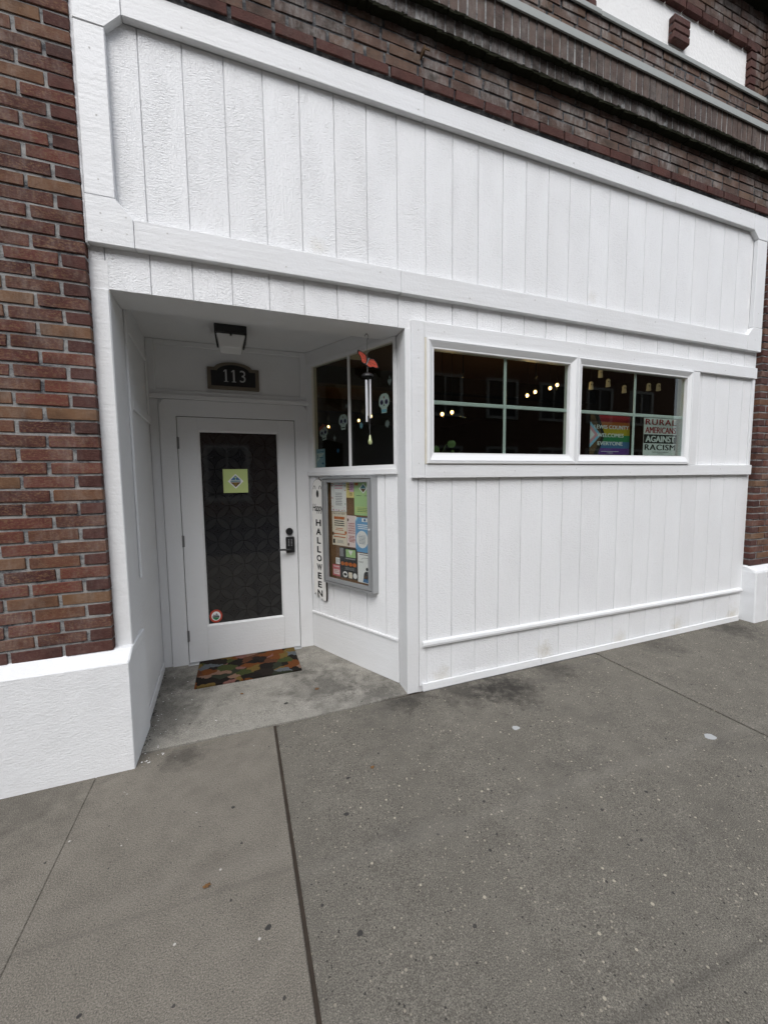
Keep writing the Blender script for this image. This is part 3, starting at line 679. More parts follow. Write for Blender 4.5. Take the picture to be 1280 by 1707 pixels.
# --- recessed entry
trim('jamb_board', -.276, -.194, .006, -.93, .9915, back=-.03, jit=.002)
m = MB(); m.box(-.20, 1.472, .0105, .25, .992, 1.12); part(m, 'lintel_beam', 'paint_smooth', bevel=.003)
m = MB(); m.box(-.26, 1.50, .251, 1.10, 1.096, 1.14); part(m, 'entry_ceiling', 'paint_smooth')
m = MB(); m.hexa([(-.30, .0, -1.56), (-.194, .0, -1.56), (-.236, 1.09, -1.56), (-.34, 1.09, -1.56), (-.30, .0, 1.13), (-.194, .0, 1.13), (-.236, 1.09, 1.13), (-.34, 1.09, 1.13)])
part(m, 'entry_wall', 'paint_smooth', jitter=.002)
LF = Frame((-.194, 0, 0), (-.042, 1.09, 0))      # left wall: a runs from the street to the door, b into the entry
def ltrim(name, y0, y1, d, z0, z1): trim(name, y0, y1, d, z0, z1, fr=LF)
ltrim('panel_stile', .30, .36, .014, -.60, 1.094); ltrim('panel_rail', .3605, 1.02, .016, .44, .49); ltrim('panel_rail', .3605, 1.02, .014, .90, .94); ltrim('panel_stile', .97, 1.02, .012, .4905, .8995); ltrim('base_board', .26, 1.02, .010, -1.535, -1.46)
# back wall around the door
m = MB(); m.box(-.33, 1.02, 1.062, 1.12, .60, 1.12); m.box(-.33, -.10, 1.062, 1.12, -1.56, .60); m.box(.93, 1.02, 1.062, 1.12, -1.56, .60); part(m, 'door_wall', 'paint_smooth')
trim('panel_rail', -.234, .985, .016, .676, .714, fr=DOORF); trim('panel_stile', -.234, -.176, .016, .7142, 1.094, fr=DOORF); trim('panel_stile', .930, .985, .016, .7142, 1.094, fr=DOORF); trim('panel_rail', -.1758, .9298, .016, 1.055, 1.094, fr=DOORF)
trim('door_cap', -.238, .990, .040, .642, .6755, fr=DOORF)
trim('door_side_board', -.234, -.170, .012, -1.53, .640, fr=DOORF)
m = MB(DOORF); m.plate([(-.166, -1.526), (-.049, -1.526), (-.049, .513), (.872, .513), (.872, -1.526), (.985, -1.526), (.985, .600), (.950, .640), (-.128, .640), (-.166, .600)], 0, .026)
part(m, 'door_casing', 'paint_smooth', bevel=.003)
# door leaf
dm = MB(DOORF)
DX0, DX1, DZ0, DZ1 = -.0445, .8675, -1.512, .5075; GX0, GX1, GZ0, GZ1 = .103, .729, -1.220, .404
dm.box(DX0, GX0-.001, -.025, .016, DZ0, DZ1); dm.box(GX1+.001, DX1, -.025, .016, DZ0, DZ1); dm.box(GX0, GX1, -.025, .0155, DZ0, GZ0); dm.box(GX0, GX1, -.025, .0155, GZ1, DZ1)
DOOR = part(dm, 'door', 'paint_smooth', bevel=.0015)
m = MB(DOORF); m.ring((GX0-.001, GX1+.001, GZ0-.001, GZ1+.001), (GX0+.012, GX1-.012, GZ0+.012, GZ1-.012), .0145, .004, -.012); m.build('glazing_bead', 'paint_smooth', DOOR)
m = MB(DOORF); m.box(GX0, GX1, -.012, -.004, GZ0, GZ1); m.build('pane', 'window_film', DOOR)
m = MB(DOORF); m.box(DX0-.004, DX1+.004, -.10, -.03, DZ0-.02, DZ1+.004); part(m, 'door_stop', 'ink_black')
for zc in (.301, -.489, -1.283):
    m = MB(DOORF); m.tube([(-.0468, .020, zc-.048), (-.0468, .020, zc+.048)], .007, 10); m.box(-.0445, -.034, .0162, .018, zc-.045, zc+.045); m.build('hinge', 'dull_steel', DOOR)
m = MB(DOORF); m.tube([(.799, .016, -.454), (.799, .034, -.454)], .031, 20); m.tube([(.799, .034, -.454), (.799, .040, -.454)], .024, 16); m.build('deadbolt', 'black_metal', DOOR, bevel=.001)
m = MB(DOORF); m.box(.765, .838, .016, .046, -.642, -.502); kp = m.build('keypad_lock', 'black_metal', DOOR, bevel=.004)
m = MB(DOORF); m.tube([(.800, .046, -.606), (.800, .075, -.606), (.790, .080, -.606), (.700, .080, -.604)], .0085, 8); m.build('lever_handle', 'black_metal', DOOR)
m = MB(DOORF)
for i in range(2):
    for j in range(5): m.box(.784 + i*.024, .793 + i*.024, .046, .0475, -.528 - j*.013, -.521 - j*.013)
m.build('key_buttons', 'ink_grey', DOOR)
m = MB(); m.box(-.05, .873, 1.00, 1.075, -1.5225, -1.514); part(m, 'threshold', 'aluminium', bevel=.003)

# --- splayed wall with the side window
def s_(x): return -x
def sb(m, s0, s1, b0, b1, z0, z1): m.box(-s0, -s1, b0, b1, z0, z1); return m
L_ = 1.0312
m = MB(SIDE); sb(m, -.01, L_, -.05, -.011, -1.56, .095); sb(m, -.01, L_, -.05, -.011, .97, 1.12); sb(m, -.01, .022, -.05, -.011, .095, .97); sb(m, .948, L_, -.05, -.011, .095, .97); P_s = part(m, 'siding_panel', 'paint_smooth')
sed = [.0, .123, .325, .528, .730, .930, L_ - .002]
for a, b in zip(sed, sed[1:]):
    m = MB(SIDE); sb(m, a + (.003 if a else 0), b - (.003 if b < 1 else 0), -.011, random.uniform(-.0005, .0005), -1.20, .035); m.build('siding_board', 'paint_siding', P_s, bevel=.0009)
def strim(name, s0, s1, d, z0, z1, back=0.0): trim(name, -s1, -s0, d, z0, z1, fr=SIDE, back=back)
strim('base_board', .0, L_-.002, .007, -1.535, -1.215, back=-.01); strim('ledge', .0, L_-.002, .016, -1.214, -1.194, back=-.002)
strim('sill_board', -.004, L_-.012, .024, .030, .070); strim('window_header', .0, L_-.004, .012, .990, 1.094, back=-.011)
m = MB(SIDE); m.ring((-L_+.004, .0, .0705, .9895), (-.946, -.026, .101, .964), .014, .010, -.04)
WS = part(m, 'window', 'paint_smooth', weld=False)
m = MB(SIDE); m.box(-.95, -.022, -.018, -.012, .097, .968); m.build('pane', 'glass_window', WS)
m = MB(SIDE); m.box(-.499, -.480, -.011, .006, .1012, .9638); m.build('mullion', 'paint_smooth', WS, bevel=.002)

# ------------------------------------------------------------------ shop interior behind the glass
m = MB(); m.box(-.4, 5.30, .105, 6.2, -1.60, -1.5595); structure(m.build('interior_floor', 'interior_floor'))
m = MB(); m.box(-.4, 5.30, .105, 6.2, 1.25, 1.35); structure(m.build('interior_ceiling', 'interior_ochre'))
m = MB(); m.box(-.5, 5.4, 6.2, 6.3, -1.56, 1.25); structure(m.build('interior_back_wall', 'interior_brown'))
m = MB(); m.box(5.30, 5.4, .31, 6.2, -1.56, 1.25); structure(m.build('interior_side_wall', 'interior_brown'))
m = MB(); m.box(-.5, -.4, .31, 6.2, -1.56, 1.25); structure(m.build('interior_side_wall', 'interior_brown'))
for k, yy in enumerate((1.9, 3.6)):
    m = MB(); m.box(.9, 5.29, yy, yy+.16, 1.06, 1.249); structure(m.build('ceiling_beam', 'dark_timber'))

# ------------------------------------------------------------------ the building over the way (mirrored in the glass)
FAR = thing('building', 'brown brick building across the street mirrored in the dark windows', 'building', (2, -16, -1.56))
m = MB(); m.box(-22, 26, -22, -14.6, -1.6, 8.8); m.build('wall', 'facade_brick', FAR)
m = MB(); m.box(-22.2, 26.2, -22, -14.3, 8.81, 9.3); m.build('cornice', 'facade_trim', FAR, bevel=.05)
FF = Frame((0, -14.6, 0), (-1, 0, 0))
for i in range(14):
    a = -24 + i*3.3
    for z0, z1 in ((-.9, 1.6), (3.0, 5.0), (6.2, 8.0)):
        mm = MB(FF); mm.ring((a, a+1.9, z0, z1), (a+.14, a+1.76, z0+.14, z1-.14), .12, .10, 0); wnd = mm.build('window', 'facade_trim', FAR)
        mm = MB(FF); mm.box(a+.14, a+1.76, .01, .03, z0+.14, z1-.14); mm.build('pane', 'plaque_black', wnd)
        mm = MB(FF); mm.box(a+.91, a+.99, .03, .09, z0+.14, z1-.14); mm.build('muntin', 'facade_trim', wnd)

# ------------------------------------------------------------------ things at the entry
# doormat
m = MB(); Zm = fz(.8)
m.hexa([(.030, .603, fz(.603)+.0005), (.812, .603, fz(.603)+.0005), (.806, 1.035, fz(1.035)+.0005), (.030, 1.035, fz(1.035)+.0005), (.030, .603, fz(.603)+.014), (.812, .603, fz(.603)+.014), (.806, 1.035, fz(1.035)+.014), (.030, 1.035, fz(1.035)+.014)])
tag(m.build('doormat', 'coir_camouflage', bevel=.003, jitter=.001), 'coarse doormat with multicoloured camouflage blotches before the white door', 'doormat')
# ceiling light
t = thing('ceiling_light', 'black box lantern with milky lens under the entry ceiling', 'lamp', (.385, .68, .945))
m = MB(); m.box(.277, .493, .58, .79, 1.037, 1.0955); m.build('housing', 'black_metal', t, bevel=.004)
m = MB(); m.hexa([(.308, .605, .945), (.455, .605, .945), (.455, .765, .945), (.308, .765, .945), (.288, .588, 1.0365), (.482, .588, 1.0365), (.482, .782, 1.0365), (.288, .782, 1.0365)]); m.build('lens', 'paper_white', t, bevel=.006)
for x0, x1, xa, xb in ((.277, .287, .287, .303), (.483, .493, .462, .478)):
    m = MB(); m.hexa([(xa, .66, .965), (xb-.004, .66, .965), (xb-.004, .70, .965), (xa, .70, .965), (x0, .58, 1.0365), (x1, .58, 1.0365), (x1, .79, 1.0365), (x0, .79, 1.0365)]); m.build('side_bracket', 'black_metal', t)
m = MB(); m.tube([(.385, .586, 1.036), (.385, .578, 1.030), (.385, .578, 1.018)], .008, 8); m.build('catch', 'black_metal', t)
# house number plaque
t = thing('house_number_plaque', 'arched black plaque with bronze rim and number 113 over the door', 'plaque', (.39, 1.03, .74))
def arch(a0, a1, c0, cs, ct, n=14):
    pts = [(a0, c0), (a1, c0), (a1, cs)]
    e = (a1-a0)*.14; pts.append((a1-e, cs))
    for k in range(n+1):
        th = math.pi*k/n; pts.append(((a0+a1)/2 + ((a1-a0)/2-e)*math.cos(th), cs + (ct-cs)*math.sin(th)**1.2))
    pts += [(a0+e, cs), (a0, cs)]
    out = []
    for p in pts:
        if not out or (abs(p[0]-out[-1][0]) + abs(p[1]-out[-1][1])) > 1e-4: out.append(p)
    return out
m = MB(DOORF); m.plate(arch(.192, .590, .740, .915, .962), .001, .022); m.build('rim', 'bronze', t, bevel=.004)
m = MB(DOORF); m.plate(arch(.221, .561, .768, .888, .938), .0222, .0245); m.build('face', 'plaque_black', t)
m = MB(DOORF)
for a in (.334, .394):
    m.box(a-.0065, a+.0065, .0246, .029, .806, .898); m.box(a-.017, a+.017, .0246, .029, .801, .8055); m.plate([(a-.0068, .898), (a-.019, .884), (a-.019, .879), (a-.0068, .886)], .0246, .029)
text_mesh(m, '3', .462, .850, .044, .096, .0246, .029, bold=-.004)
m.build('number', 'plaque_number', t)
# green notice on the door, round sticker
t = thing('door_notice', 'square lime green notice with a landscape diamond emblem on the door glass', 'notice', (.373, 1.05, -.104))
m = MB(DOORF); m.box(.276, .470, -.0038, -.0028, -.104, .094); m.build('sheet', 'paper_lime', t)
cx, cz = .373, -.008; r = .062
m = MB(DOORF); m.mat('sign_white').plate([(cx, cz-r), (cx+r, cz), (cx, cz+r), (cx-r, cz)], -.0027, -.0022)
q = .050
m.mat('ink_blue').plate([(cx-q+.01, cz+.010), (cx+q-.01, cz+.010), (cx, cz+q)], -.0021, -.0016)
m.mat('ink_brown').plate([(cx+q-.008, cz-.008), (cx-q+.008, cz-.008), (cx, cz-q)], -.0021, -.0016)
m.mat('ink_teal').box(cx-.040, cx+.040, -.0021, -.0016, cz-.004, cz+.006)
m.mat('paper_lime').plate([(cx-.003, cz+.010), (cx+.003, cz+.010), (cx+.002, cz+.030), (cx+.014, cz+.034), (cx, cz+.040), (cx-.014, cz+.034), (cx-.002, cz+.030)], -.0015, -.0012)
for k in range(-2, 3): m.mat('ink_yellow').plate([(cx+k*.002, cz-.009), (cx+k*.012-.002, cz-.036+abs(k)*.010), (cx+k*.012+.002, cz-.036+abs(k)*.010)], -.0015, -.0012)
m.build('emblem', None, t)
t = thing('round_sticker', 'round red rimmed sticker with white peaks low on the door glass', 'sticker', (.172, 1.05, -1.19))
m = MB(DOORF); m.disc(.172, -1.146, .050, -.0038, -.003, 28, .056); m.build('rim', 'sticker_red', t)
m = MB(DOORF); m.disc(.172, -1.146, .036, -.0029, -.0025, 24, .040); m.mat('sign_white') if False else None; m.build('centre', 'sign_white', t)
m = MB(DOORF); m.mat('ink_green').plate([(.145, -1.160), (.199, -1.160), (.190, -1.172), (.172, -1.182), (.154, -1.172)], -.0024, -.0021); m.mat('ink_grey').plate([(.142, -1.150), (.156, -1.128), (.165, -1.140), (.176, -1.118), (.188, -1.138), (.200, -1.150)], -.0024, -.0021)
m.mat('ink_black').box(.146, .198, -.0020, -.0017, -1.158, -1.150); m.build('picture', None, t)

# ------------------------------------------------------------------ notice case on the splayed wall
CO = .065
t = thing('notice_case', 'grey aluminium framed glazed notice case full of flyers beside the door', 'notice board', SIDE((-.487, .03, -.875)))
m = MB(SIDE); m.box(-.778, -.198, .0008, .010, -.876, .016); m.ring((-.778, -.198, -.876, .016), (-.766, -.210, -.864, .004), CO, CO, .0101); m.build('case', 'aluminium', t, weld=False)
m = MB(SIDE); m.ring((-.760, -.216, -.858, -.002), (-.722, -.250, -.828, -.026), CO-.002, CO-.004, .045); dr = m.build('case_door', 'aluminium', t, weld=False)
m = MB(SIDE); m.box(-.726, -.246, .050, .052, -.832, -.022); m.build('pane', 'glass_case', dr)
m = MB(SIDE); m.box(-.764, -.212, .0102, .014, -.862, .002); m.build('cork_board', 'cork', t)
m = MB(SIDE); m.tube([(-.232, CO-.003, -.385), (-.232, CO+.003, -.385)], .007, 10); m.build('lock', 'steel', dr)
# flyers inside: a = fraction from the left of the glass, b = fraction from its top
def paper(name, label, f, mat, draw=None, tilt=0, lift=0.0):
    a0 = -.722 + f[0]*.472; a1 = -.722 + f[1]*.472; c1 = -.026 - f[2]*.802; c0 = -.026 - f[3]*.802
    ca, cc = (a0+a1)/2, (c0+c1)/2; ct, st = math.cos(tilt), math.sin(tilt); b = .0145 + lift
    def rot(p): return ((p[0]-ca)*ct - (p[1]-cc)*st + ca, (p[0]-ca)*st + (p[1]-cc)*ct + cc)
    base = SIDE; fr = lambda p: base((*rot((p[0], p[2])), p[1])) if False else base((rot((p[0], p[2]))[0], p[1], rot((p[0], p[2]))[1]))
    t = thing(name, label, 'flyer', SIDE((ca, b, c0)), 'flyers in the notice case')
    m = MB(fr); m.box(a0, a1, b, b+.0006, c0, c1); m.build('sheet', mat, t)
    if draw:
        m = MB(fr); W, H = a1-a0, c1-c0
        def R(mt, x0, x1, y0, y1, k=0): m.mat(mt).box(a0+x0*W, a0+x1*W, b+.0007+k*.0003, b+.0009+k*.0003, c1-y1*H, c1-y0*H)
        def D(mt, x, y, rx, ry, k=0): m.mat(mt).disc(a0+x*W, c1-y*H, rx*W, b+.0007+k*.0003, b+.0009+k*.0003, 18, ry*H)
        def P(mt, pts, k=0): m.mat(mt).plate([(a0+x*W, c1-y*H) for x, y in pts], b+.0007+k*.0003, b+.0009+k*.0003)
        def Tx(mt, s, x, y, w_, h_): m.mat(mt); text_mesh(m, s, a0+x*W, c1-y*H, w_*W, h_*H, 0, b+.0016, bold=.01)
        def lines(mt, x0, x1, y0, y1, n_):
            for i in range(n_):
                y = y0 + (y1-y0)*i/max(1, n_); e = random.uniform(0, .12)*(x1-x0); R(mt, x0+e, x1-e, y, y+(y1-y0)/n_*.42)
        draw(R, D, P, Tx, lines); m.build('print', None, t)
    return t
rd = random.Random(3)
def d1(R, D, P, Tx, lines):
    lines('ink_pink', .22, .78, .10, .27, 2); lines('ink_grey', .25, .75, .36, .82, 8)
    for i in range(26):
        x, y = rd.choice(((rd.uniform(.02, .14), rd.random()), (rd.uniform(.86, .98), rd.random()), (rd.random(), rd.uniform(.02, .06)), (rd.random(), rd.uniform(.93, .98))))
        D(rd.choice(('ink_pink', 'ink_sky', 'ink_orange', 'ink_green', 'paper_mauve')), min(.94, max(.06, x)), min(.96, max(.04, y)), .035, .018, i % 2)
paper('flyer', 'white flyer with a flowery border in the notice case top corner', (.02, .41, .0, .30), 'paper_white', d1)
paper('flyer', 'small yellow and mauve note between the white and green flyers', (.41, .60, .0, .155), 'paper_yellow', lambda R, D, P, Tx, lines: (R('paper_mauve', .45, 1, 0, .62), lines('ink_brown', .15, .9, .12, .55, 4), Tx('ink_brown', '15', .6, .78, .34, .17)))
paper('flyer', 'green flyer with a diamond emblem in the notice case', (.605, .995, .0, .325), 'paper_green', lambda R, D, P, Tx, lines: (P('sign_white', [(.55, .04), (.80, .19), (.55, .34), (.30, .19)]), P('ink_teal', [(.37, .19), (.73, .19), (.55, .07)], 1), P('ink_brown', [(.39, .20), (.71, .20), (.55, .31)], 1), R('ink_orange', .05, .25, .02, .10), R('ink_violet', .78, .98, .0, .14), lines('ink_black', .12, .45, .40, .43, 1), lines('ink_black', .62, .95, .40, .43, 1), R('paper_lime', .08, .96, .74, .93), lines('ink_green', .12, .92, .77, .92, 3)))
paper('flyer', 'cream flyer with orange lettering in the notice case', (.03, .41, .305, .655), 'paper_cream', lambda R, D, P, Tx, lines: (Tx('ink_brown', 'TRICK OR TREAT', .5, .05, .9, .045), R('ink_orange', .14, .86, .14, .22), lines('ink_black', .12, .88, .26, .45, 3), lines('ink_orange', .2, .8, .48, .58, 2), R('ink_orange', .1, .9, .64, .67), R('ink_orange', .1, .9, .73, .76), D('ink_orange', .92, .60, .07, .05), D('ink_brown', .06, .66, .06, .06), R('ink_black', .05, .18, .82, .95), lines('ink_grey', .3, .8, .84, .94, 3)))
paper('flyer', 'narrow pink flyer headed HAPPY HISPANIC LATINO HERITAGE MONTH in the notice case', (.415, .64, .335, .655), 'paper_pink', lambda R, D, P, Tx, lines: ([Tx('ink_red', s, .52, .25+i*.075, .72, .05) for i, s in enumerate(('HAPPY', 'HISPANIC', 'LATINO', 'HERITAGE', 'MONTH'))], lines('ink_red', .15, .88, .64, .86, 5), D('ink_brown', .12, .14, .08, .05), D('ink_brown', .14, .92, .09, .05)))
paper('flyer', 'blue flyer with a white text bubble in the notice case', (.625, .995, .345, .690), 'paper_blue', lambda R, D, P, Tx, lines: (R('paper_white', .42, .78, .02, .12), D('ink_blue', .6, .07, .07, .04, 1), lines('sign_white', .1, .97, .20, .36, 3), D('paper_white', .42, .63, .37, .25), lines('ink_blue', .18, .66, .50, .78, 7), D('ink_yellow', .90, .55, .09, .13), P('ink_sky', [(.0, .0), (.22, .0), (.1, .10), (0, .12)]), R('ink_sky', .80, .98, .86, .99), P('paper_white', [(0, 0), (.12, 0), (0, .10)], 1)), lift=.0012)
paper('flyer', 'black flyer with a row of orange pumpkins in the notice case', (.215, .655, .668, .985), 'paper_dark', lambda R, D, P, Tx, lines: (R('ink_grey', .02, .24, .02, .30), R('paper_green', .38, .92, .05, .30), P('paper_white', [(.52, .08), (.78, .08), (.66, .24)], 1), Tx('sign_white', 'Monster', .62, .36, .5, .07) if False else R('ink_grey', .35, .9, .33, .37), [D('ink_orange', .16+i*.23, .53, .105, .065) for i in range(4)], lines('ink_grey', .3, .85, .64, .74, 3), D('paper_white', .30, .88, .14, .10), D('ink_black', .30, .88, .10, .045, 1), R('paper_cream', .50, .70, .79, .98), D('paper_white', .86, .88, .11, .09)), tilt=.02, lift=.0016)
paper('flyer', 'white flyer with a dark clad musician figure in the notice case', (.665, .995, .700, .995), 'paper_white', lambda R, D, P, Tx, lines: (R('ink_grey', .12, .92, .03, .06), P('ink_grey', [(.25, .2), (.45, .14), (.75, .14), (.95, .2), (.95, .215), (.75, .155), (.45, .155), (.25, .215)]), lines('ink_grey', .06, .42, .28, .34, 2), D('ink_black', .66, .52, .09, .055), P('paper_dark', [(.40, .86), (.44, .68), (.55, .60), (.78, .60), (.92, .70), (.95, .88)]), P('ink_blue', [(.36, .98), (.40, .84), (.95, .86), (.93, .98)]), P('ink_brown', [(.46, .80), (.62, .74), (.66, .80), (.50, .87)], 1)))
paper('flyer', 'small rose flyer in the notice case bottom corner', (.02, .225, .865, .985), 'paper_rose', lambda R, D, P, Tx, lines: (lines('paper_pink', .1, .9, .12, .3, 1), R('paper_pink', .12, .88, .42, .85), lines('ink_red', .2, .8, .5, .8, 2)))
paper('flyer', 'small blank white slip on the cork of the notice case', (.105, .215, .788, .855), 'paper_white', lambda R, D, P, Tx, lines: lines('ink_grey', .15, .85, .2, .8, 4))

# ------------------------------------------------------------------ ghost sign
t = thing('ghost_sign', 'tall white wooden ghost plank reading Happy HALLOWEEN beside the notice case', 'sign', SIDE((-.885, .02, -1.07)))
ga0, ga1 = -.972, -.800; gc0, gc1 = -1.075, .005
pts = []
for k in range(13):
    th = math.pi*k/12; pts.append(((ga0+ga1)/2 + (ga1-ga0)/2*.93*math.cos(th), gc1-.085 + .085*math.sin(th)))
pts += [(ga0, -.12), (ga0+.002, -.6), (ga0, gc0+.045), (ga0+.022, gc0+.062), (ga0+.045, gc0+.028), (ga0+.062, gc0+.044), (ga0+.085, gc0+.030), (ga0+.100, gc0+.012), (ga0+.118, gc0+.022), (ga0+.140, gc0+.004), (ga1-.004, gc0+.010), (ga1, gc0+.06), (ga1-.002, -.6), (ga1, -.12)]
m = MB(SIDE); m.mat('edge_brown').plate(pts, .003, .016); m.build('plank', None, t)
m = MB(SIDE); m.plate([((p[0]-(ga0+ga1)/2)*.93 + (ga0+ga1)/2 - .001, p[1]*.994 - .004) for p in pts], .0161, .019); m.build('face', 'wood_white', t)
m = MB(SIDE); gm = (ga0+ga1)/2 - .004
m.disc(gm, -.125, .015, .0192, .0205, 16, .033)
for sx in (-.040, .036):
    for k in range(6):
        t0, t1 = math.pi*k/6, math.pi*(k+1)/6; m.tube([(gm+sx+.015*math.cos(t0), .0200, -.085+.03*math.sin(t0)), (gm+sx+.015*math.cos(t1), .0200, -.085+.03*math.sin(t1))], .0022, 5)
m.build('ghost_face', 'ink_black', t)
m = MB(SIDE); text_mesh(m, 'Happy', gm, -.255, .135, .085, 0, .0200, bold=.012, spacing=.9, shear=.15); m.build('lettering', 'ink_black', t)
m = MB(SIDE)
for i, ch in enumerate('HALLOWEEN'): text_mesh(m, ch, gm + .004, -.378 - i*.0785, .070 if ch in 'HAOWN' else .052, .058, 0, .0200, bold=.035)
m.build('lettering', 'ink_black', t)
m = MB(SIDE); m.tube([(gm+.01, .010, -.005), (gm+.014, .012, .018), (gm+.022, .010, .006)], .0025, 6); m.build('hanger', 'rust', t)

# ------------------------------------------------------------------ side window decals
SIN = Frame(SIDE((0, -.0090, 0)), SIDE.U)
def skull(name, label, s, z, w_, h_, hat=None, tilt=0):
    t = thing('skull_decal', label, 'decal', SIDE((-s, -.010, z-h_/2)), 'sugar skulls on the side window')
    ct, st = math.cos(tilt), math.sin(tilt)
    def fr(p):
        x, y, c = p; return SIN((-s + x*ct - c*st, y, z + x*st + c*ct))
    m = MB(fr); W, H = w_/2, h_/2
    m.plate([(-.48*W, -H), (.48*W, -H), (.55*W, -.45*H), (.92*W, -.2*H), (W, .25*H), (.8*W, .75*H), (.4*W, H), (-.4*W, H), (-.8*W, .75*H), (-W, .25*H), (-.92*W, -.2*H), (-.55*W, -.45*H)], -.0118, -.0108); m.build('skull', 'paper_white', t)
    m = MB(fr)
    for sg in (-1, 1): m.mat('ink_violet').disc(sg*.43*W, .12*H, .30*W, -.0107, -.0102, 14, .26*H); m.mat('ink_black').disc(sg*.43*W, .12*H, .18*W, -.0101, -.0098, 12, .16*H)
    m.mat('ink_black').plate([(-.12*W, -.28*H), (.12*W, -.28*H), (0, 0)], -.0107, -.0102)
    m.mat('ink_sky' if hat != 'o' else 'ink_black').box(-.45*W, .45*W, -.0107, -.0102, -.92*H, -.62*H) if hat is None else m.mat('ink_black').box(-.36*W, .36*W, -.0107, -.0102, -.80*H, -.66*H)
    m.mat('ink_red').disc(0, .62*H, .10*W, -.0107, -.0102, 8, .14*H); m.build('face_paint', None, t)
    if hat == 'o':
        m = MB(fr); m.plate([(-1.0*W, .55*H), (-.2*W, .75*H), (.9*W, 1.15*H), (.3*W, 1.2*H), (.05*W, 1.55*H), (-.25*W, 1.25*H), (-.9*W, 1.1*H)], -.0106, -.0100); m.build('flower', 'monarch_orange', t)
skull('a', 'white sugar skull decal with pale blue jaw on the side window nearest the corner post', .139, .552, .105, .140)
skull('b', 'white sugar skull decal with grey jaw beside the side window bar', .585, .462, .105, .122, hat='p')
skull('c', 'white sugar skull decal wearing an orange flower on the side window', .832, .392, .105, .115, hat='o', tilt=.15)
def small_decal(label, s, z, mat, kind, r=.022):
    m = MB(SIN)
    if kind == 'heart': m.plate([(-s, z-r*1.5), (-s+r, z+.1*r), (-s+r*.6, z+r), (-s, z+r*.6), (-s-r*.6, z+r), (-s-r, z+.1*r)], -.0116, -.0108); m.plate([(-s-.3*r, z+1.1*r), (-s+.3*r, z+1.1*r), (-s, z+2.2*r)], -.0116, -.0108)
    else: m.plate([(-s + (r if k % 2 else r*.5)*math.cos(k*math.pi/8), z + (r if k % 2 else r*.5)*1.2*math.sin(k*math.pi/8)) for k in range(16)], -.0116, -.0108)
    tag(m.build('window_decal', mat), label, 'decal', 'small decals on the side window')
small_decal('grey sacred heart decal high by the corner post', .083, .700, 'ink_grey', 'heart', .020)
small_decal('brown sacred heart decal beside the chime tubes', .355, .520, 'ink_brown', 'heart', .022)
small_decal('dull red heart decal above the flowered skull', .770, .510, 'ink_brown', 'heart', .020)
small_decal('pale heart decal low between two skulls', .695, .340, 'ink_grey', 'heart', .018)
small_decal('blue flower decal beneath the lit lamp by the window bar', .378, .415, 'ink_sky', 'flower', .024)
small_decal('tan flower decal under the pale blue skull', .110, .400, 'ink_grey', 'flower', .028)
small_decal('pale flower decal over the middle skull', .545, .585, 'ink_grey', 'flower', .018)
small_decal('small blue flower decal near the blue card', .655, .235, 'ink_blue', 'flower', .020)
t = thing('window_card', 'pale blue card with dark lettering in the side window corner', 'card', SIDE((-.878, -.01, .104)))
m = MB(SIN); m.box(-.936, -.822, -.0118, -.0106, .104, .262); m.build('card', 'paper_paleblue', t)
m = MB(SIN); m.mat('ink_blue').box(-.925, -.835, -.0105, -.0102, .236, .241); m.mat('paper_white').plate([(-.93, .150), (-.83, .225), (-.93, .225)], -.0105, -.0102); m.mat('ink_blue').box(-.92, -.912, -.0101, -.0098, .18, .215); m.mat('ink_blue').box(-.90, -.85, -.0101, -.0098, .185, .192); m.mat('ink_blue').box(-.865, -.84, -.0105, -.0102, .13, .145); m.build('print', None, t)

# ------------------------------------------------------------------ wind chime
CX, CY = 1.258, .16
t = thing('wind_chime', 'butterfly wind chime with silver tubes hanging in the entry', 'wind chime', (CX, CY, .26))
m = MB(); hk = [(CX - .002 + .013*math.cos(a), CY, .970 + .016*math.sin(a)) for a in [math.pi*1.05 - i*math.pi*1.3/8 for i in range(9)]]
m.tube(hk[:5] + [(CX+.011, CY, .972), (CX+.006, CY, .955), (CX, CY, .945)], .0022, 6); m.tube([(CX, CY, .945), (CX, CY, .80)], .0015, 5); m.tube([(CX-.004, CY, .992), (CX-.004, CY, .978)], .002, 6); m.build('hook', 'dull_steel', t)
BFR = Frame((CX, CY, .815), (.985, .17, 0))
def sc(pts, k=1.18): return [(x*.0043*k, -y*.0034*k) for x, y in pts]
wl = [(0, 2), (-2, -7), (-8, -12), (-14, -14), (-15, -10), (-11, -4), (-9, 2), (-9, 6), (-5, 9), (-2, 8)]
wr = [(0, 2), (4, -3), (10, -3), (15, 3), (18, 11), (14, 13), (8, 11), (4, 13), (0, 12), (-3, 9)]
m = MB(BFR); m.plate(sc(wl), -.003, .003); m.plate(sc(wr), -.003, .003)
wings = m.build('butterfly', 'ink_black', t)
m = MB(BFR)
for poly in (wl, wr):
    ax = sum(p[0] for p in poly)/len(poly); ay = sum(p[1] for p in poly)/len(poly)
    for b0, b1 in ((.003, .0042), (-.0042, -.003)): m.plate(sc([(ax + (x-ax)*.80, ay + (y-ay)*.80) for x, y in poly]), b0, b1)
m.build('wing_cells', 'monarch_orange', wings)
m = MB(BFR)
for x0, y0, x1, y1 in ((-2, 0, -11, -9), (-2, 1, -9.5, -1), (-2, 3, -8, 5), (1, 3, 11, 0), (1, 4, 14.5, 8), (1, 5, 7, 10.5)):
    m.tube([(x0*.0043, .0043, -y0*.0034), (x1*.0043, .0043, -y1*.0034)], .0011, 4)
m.build('veins', 'ink_black', wings)
m = MB(BFR)
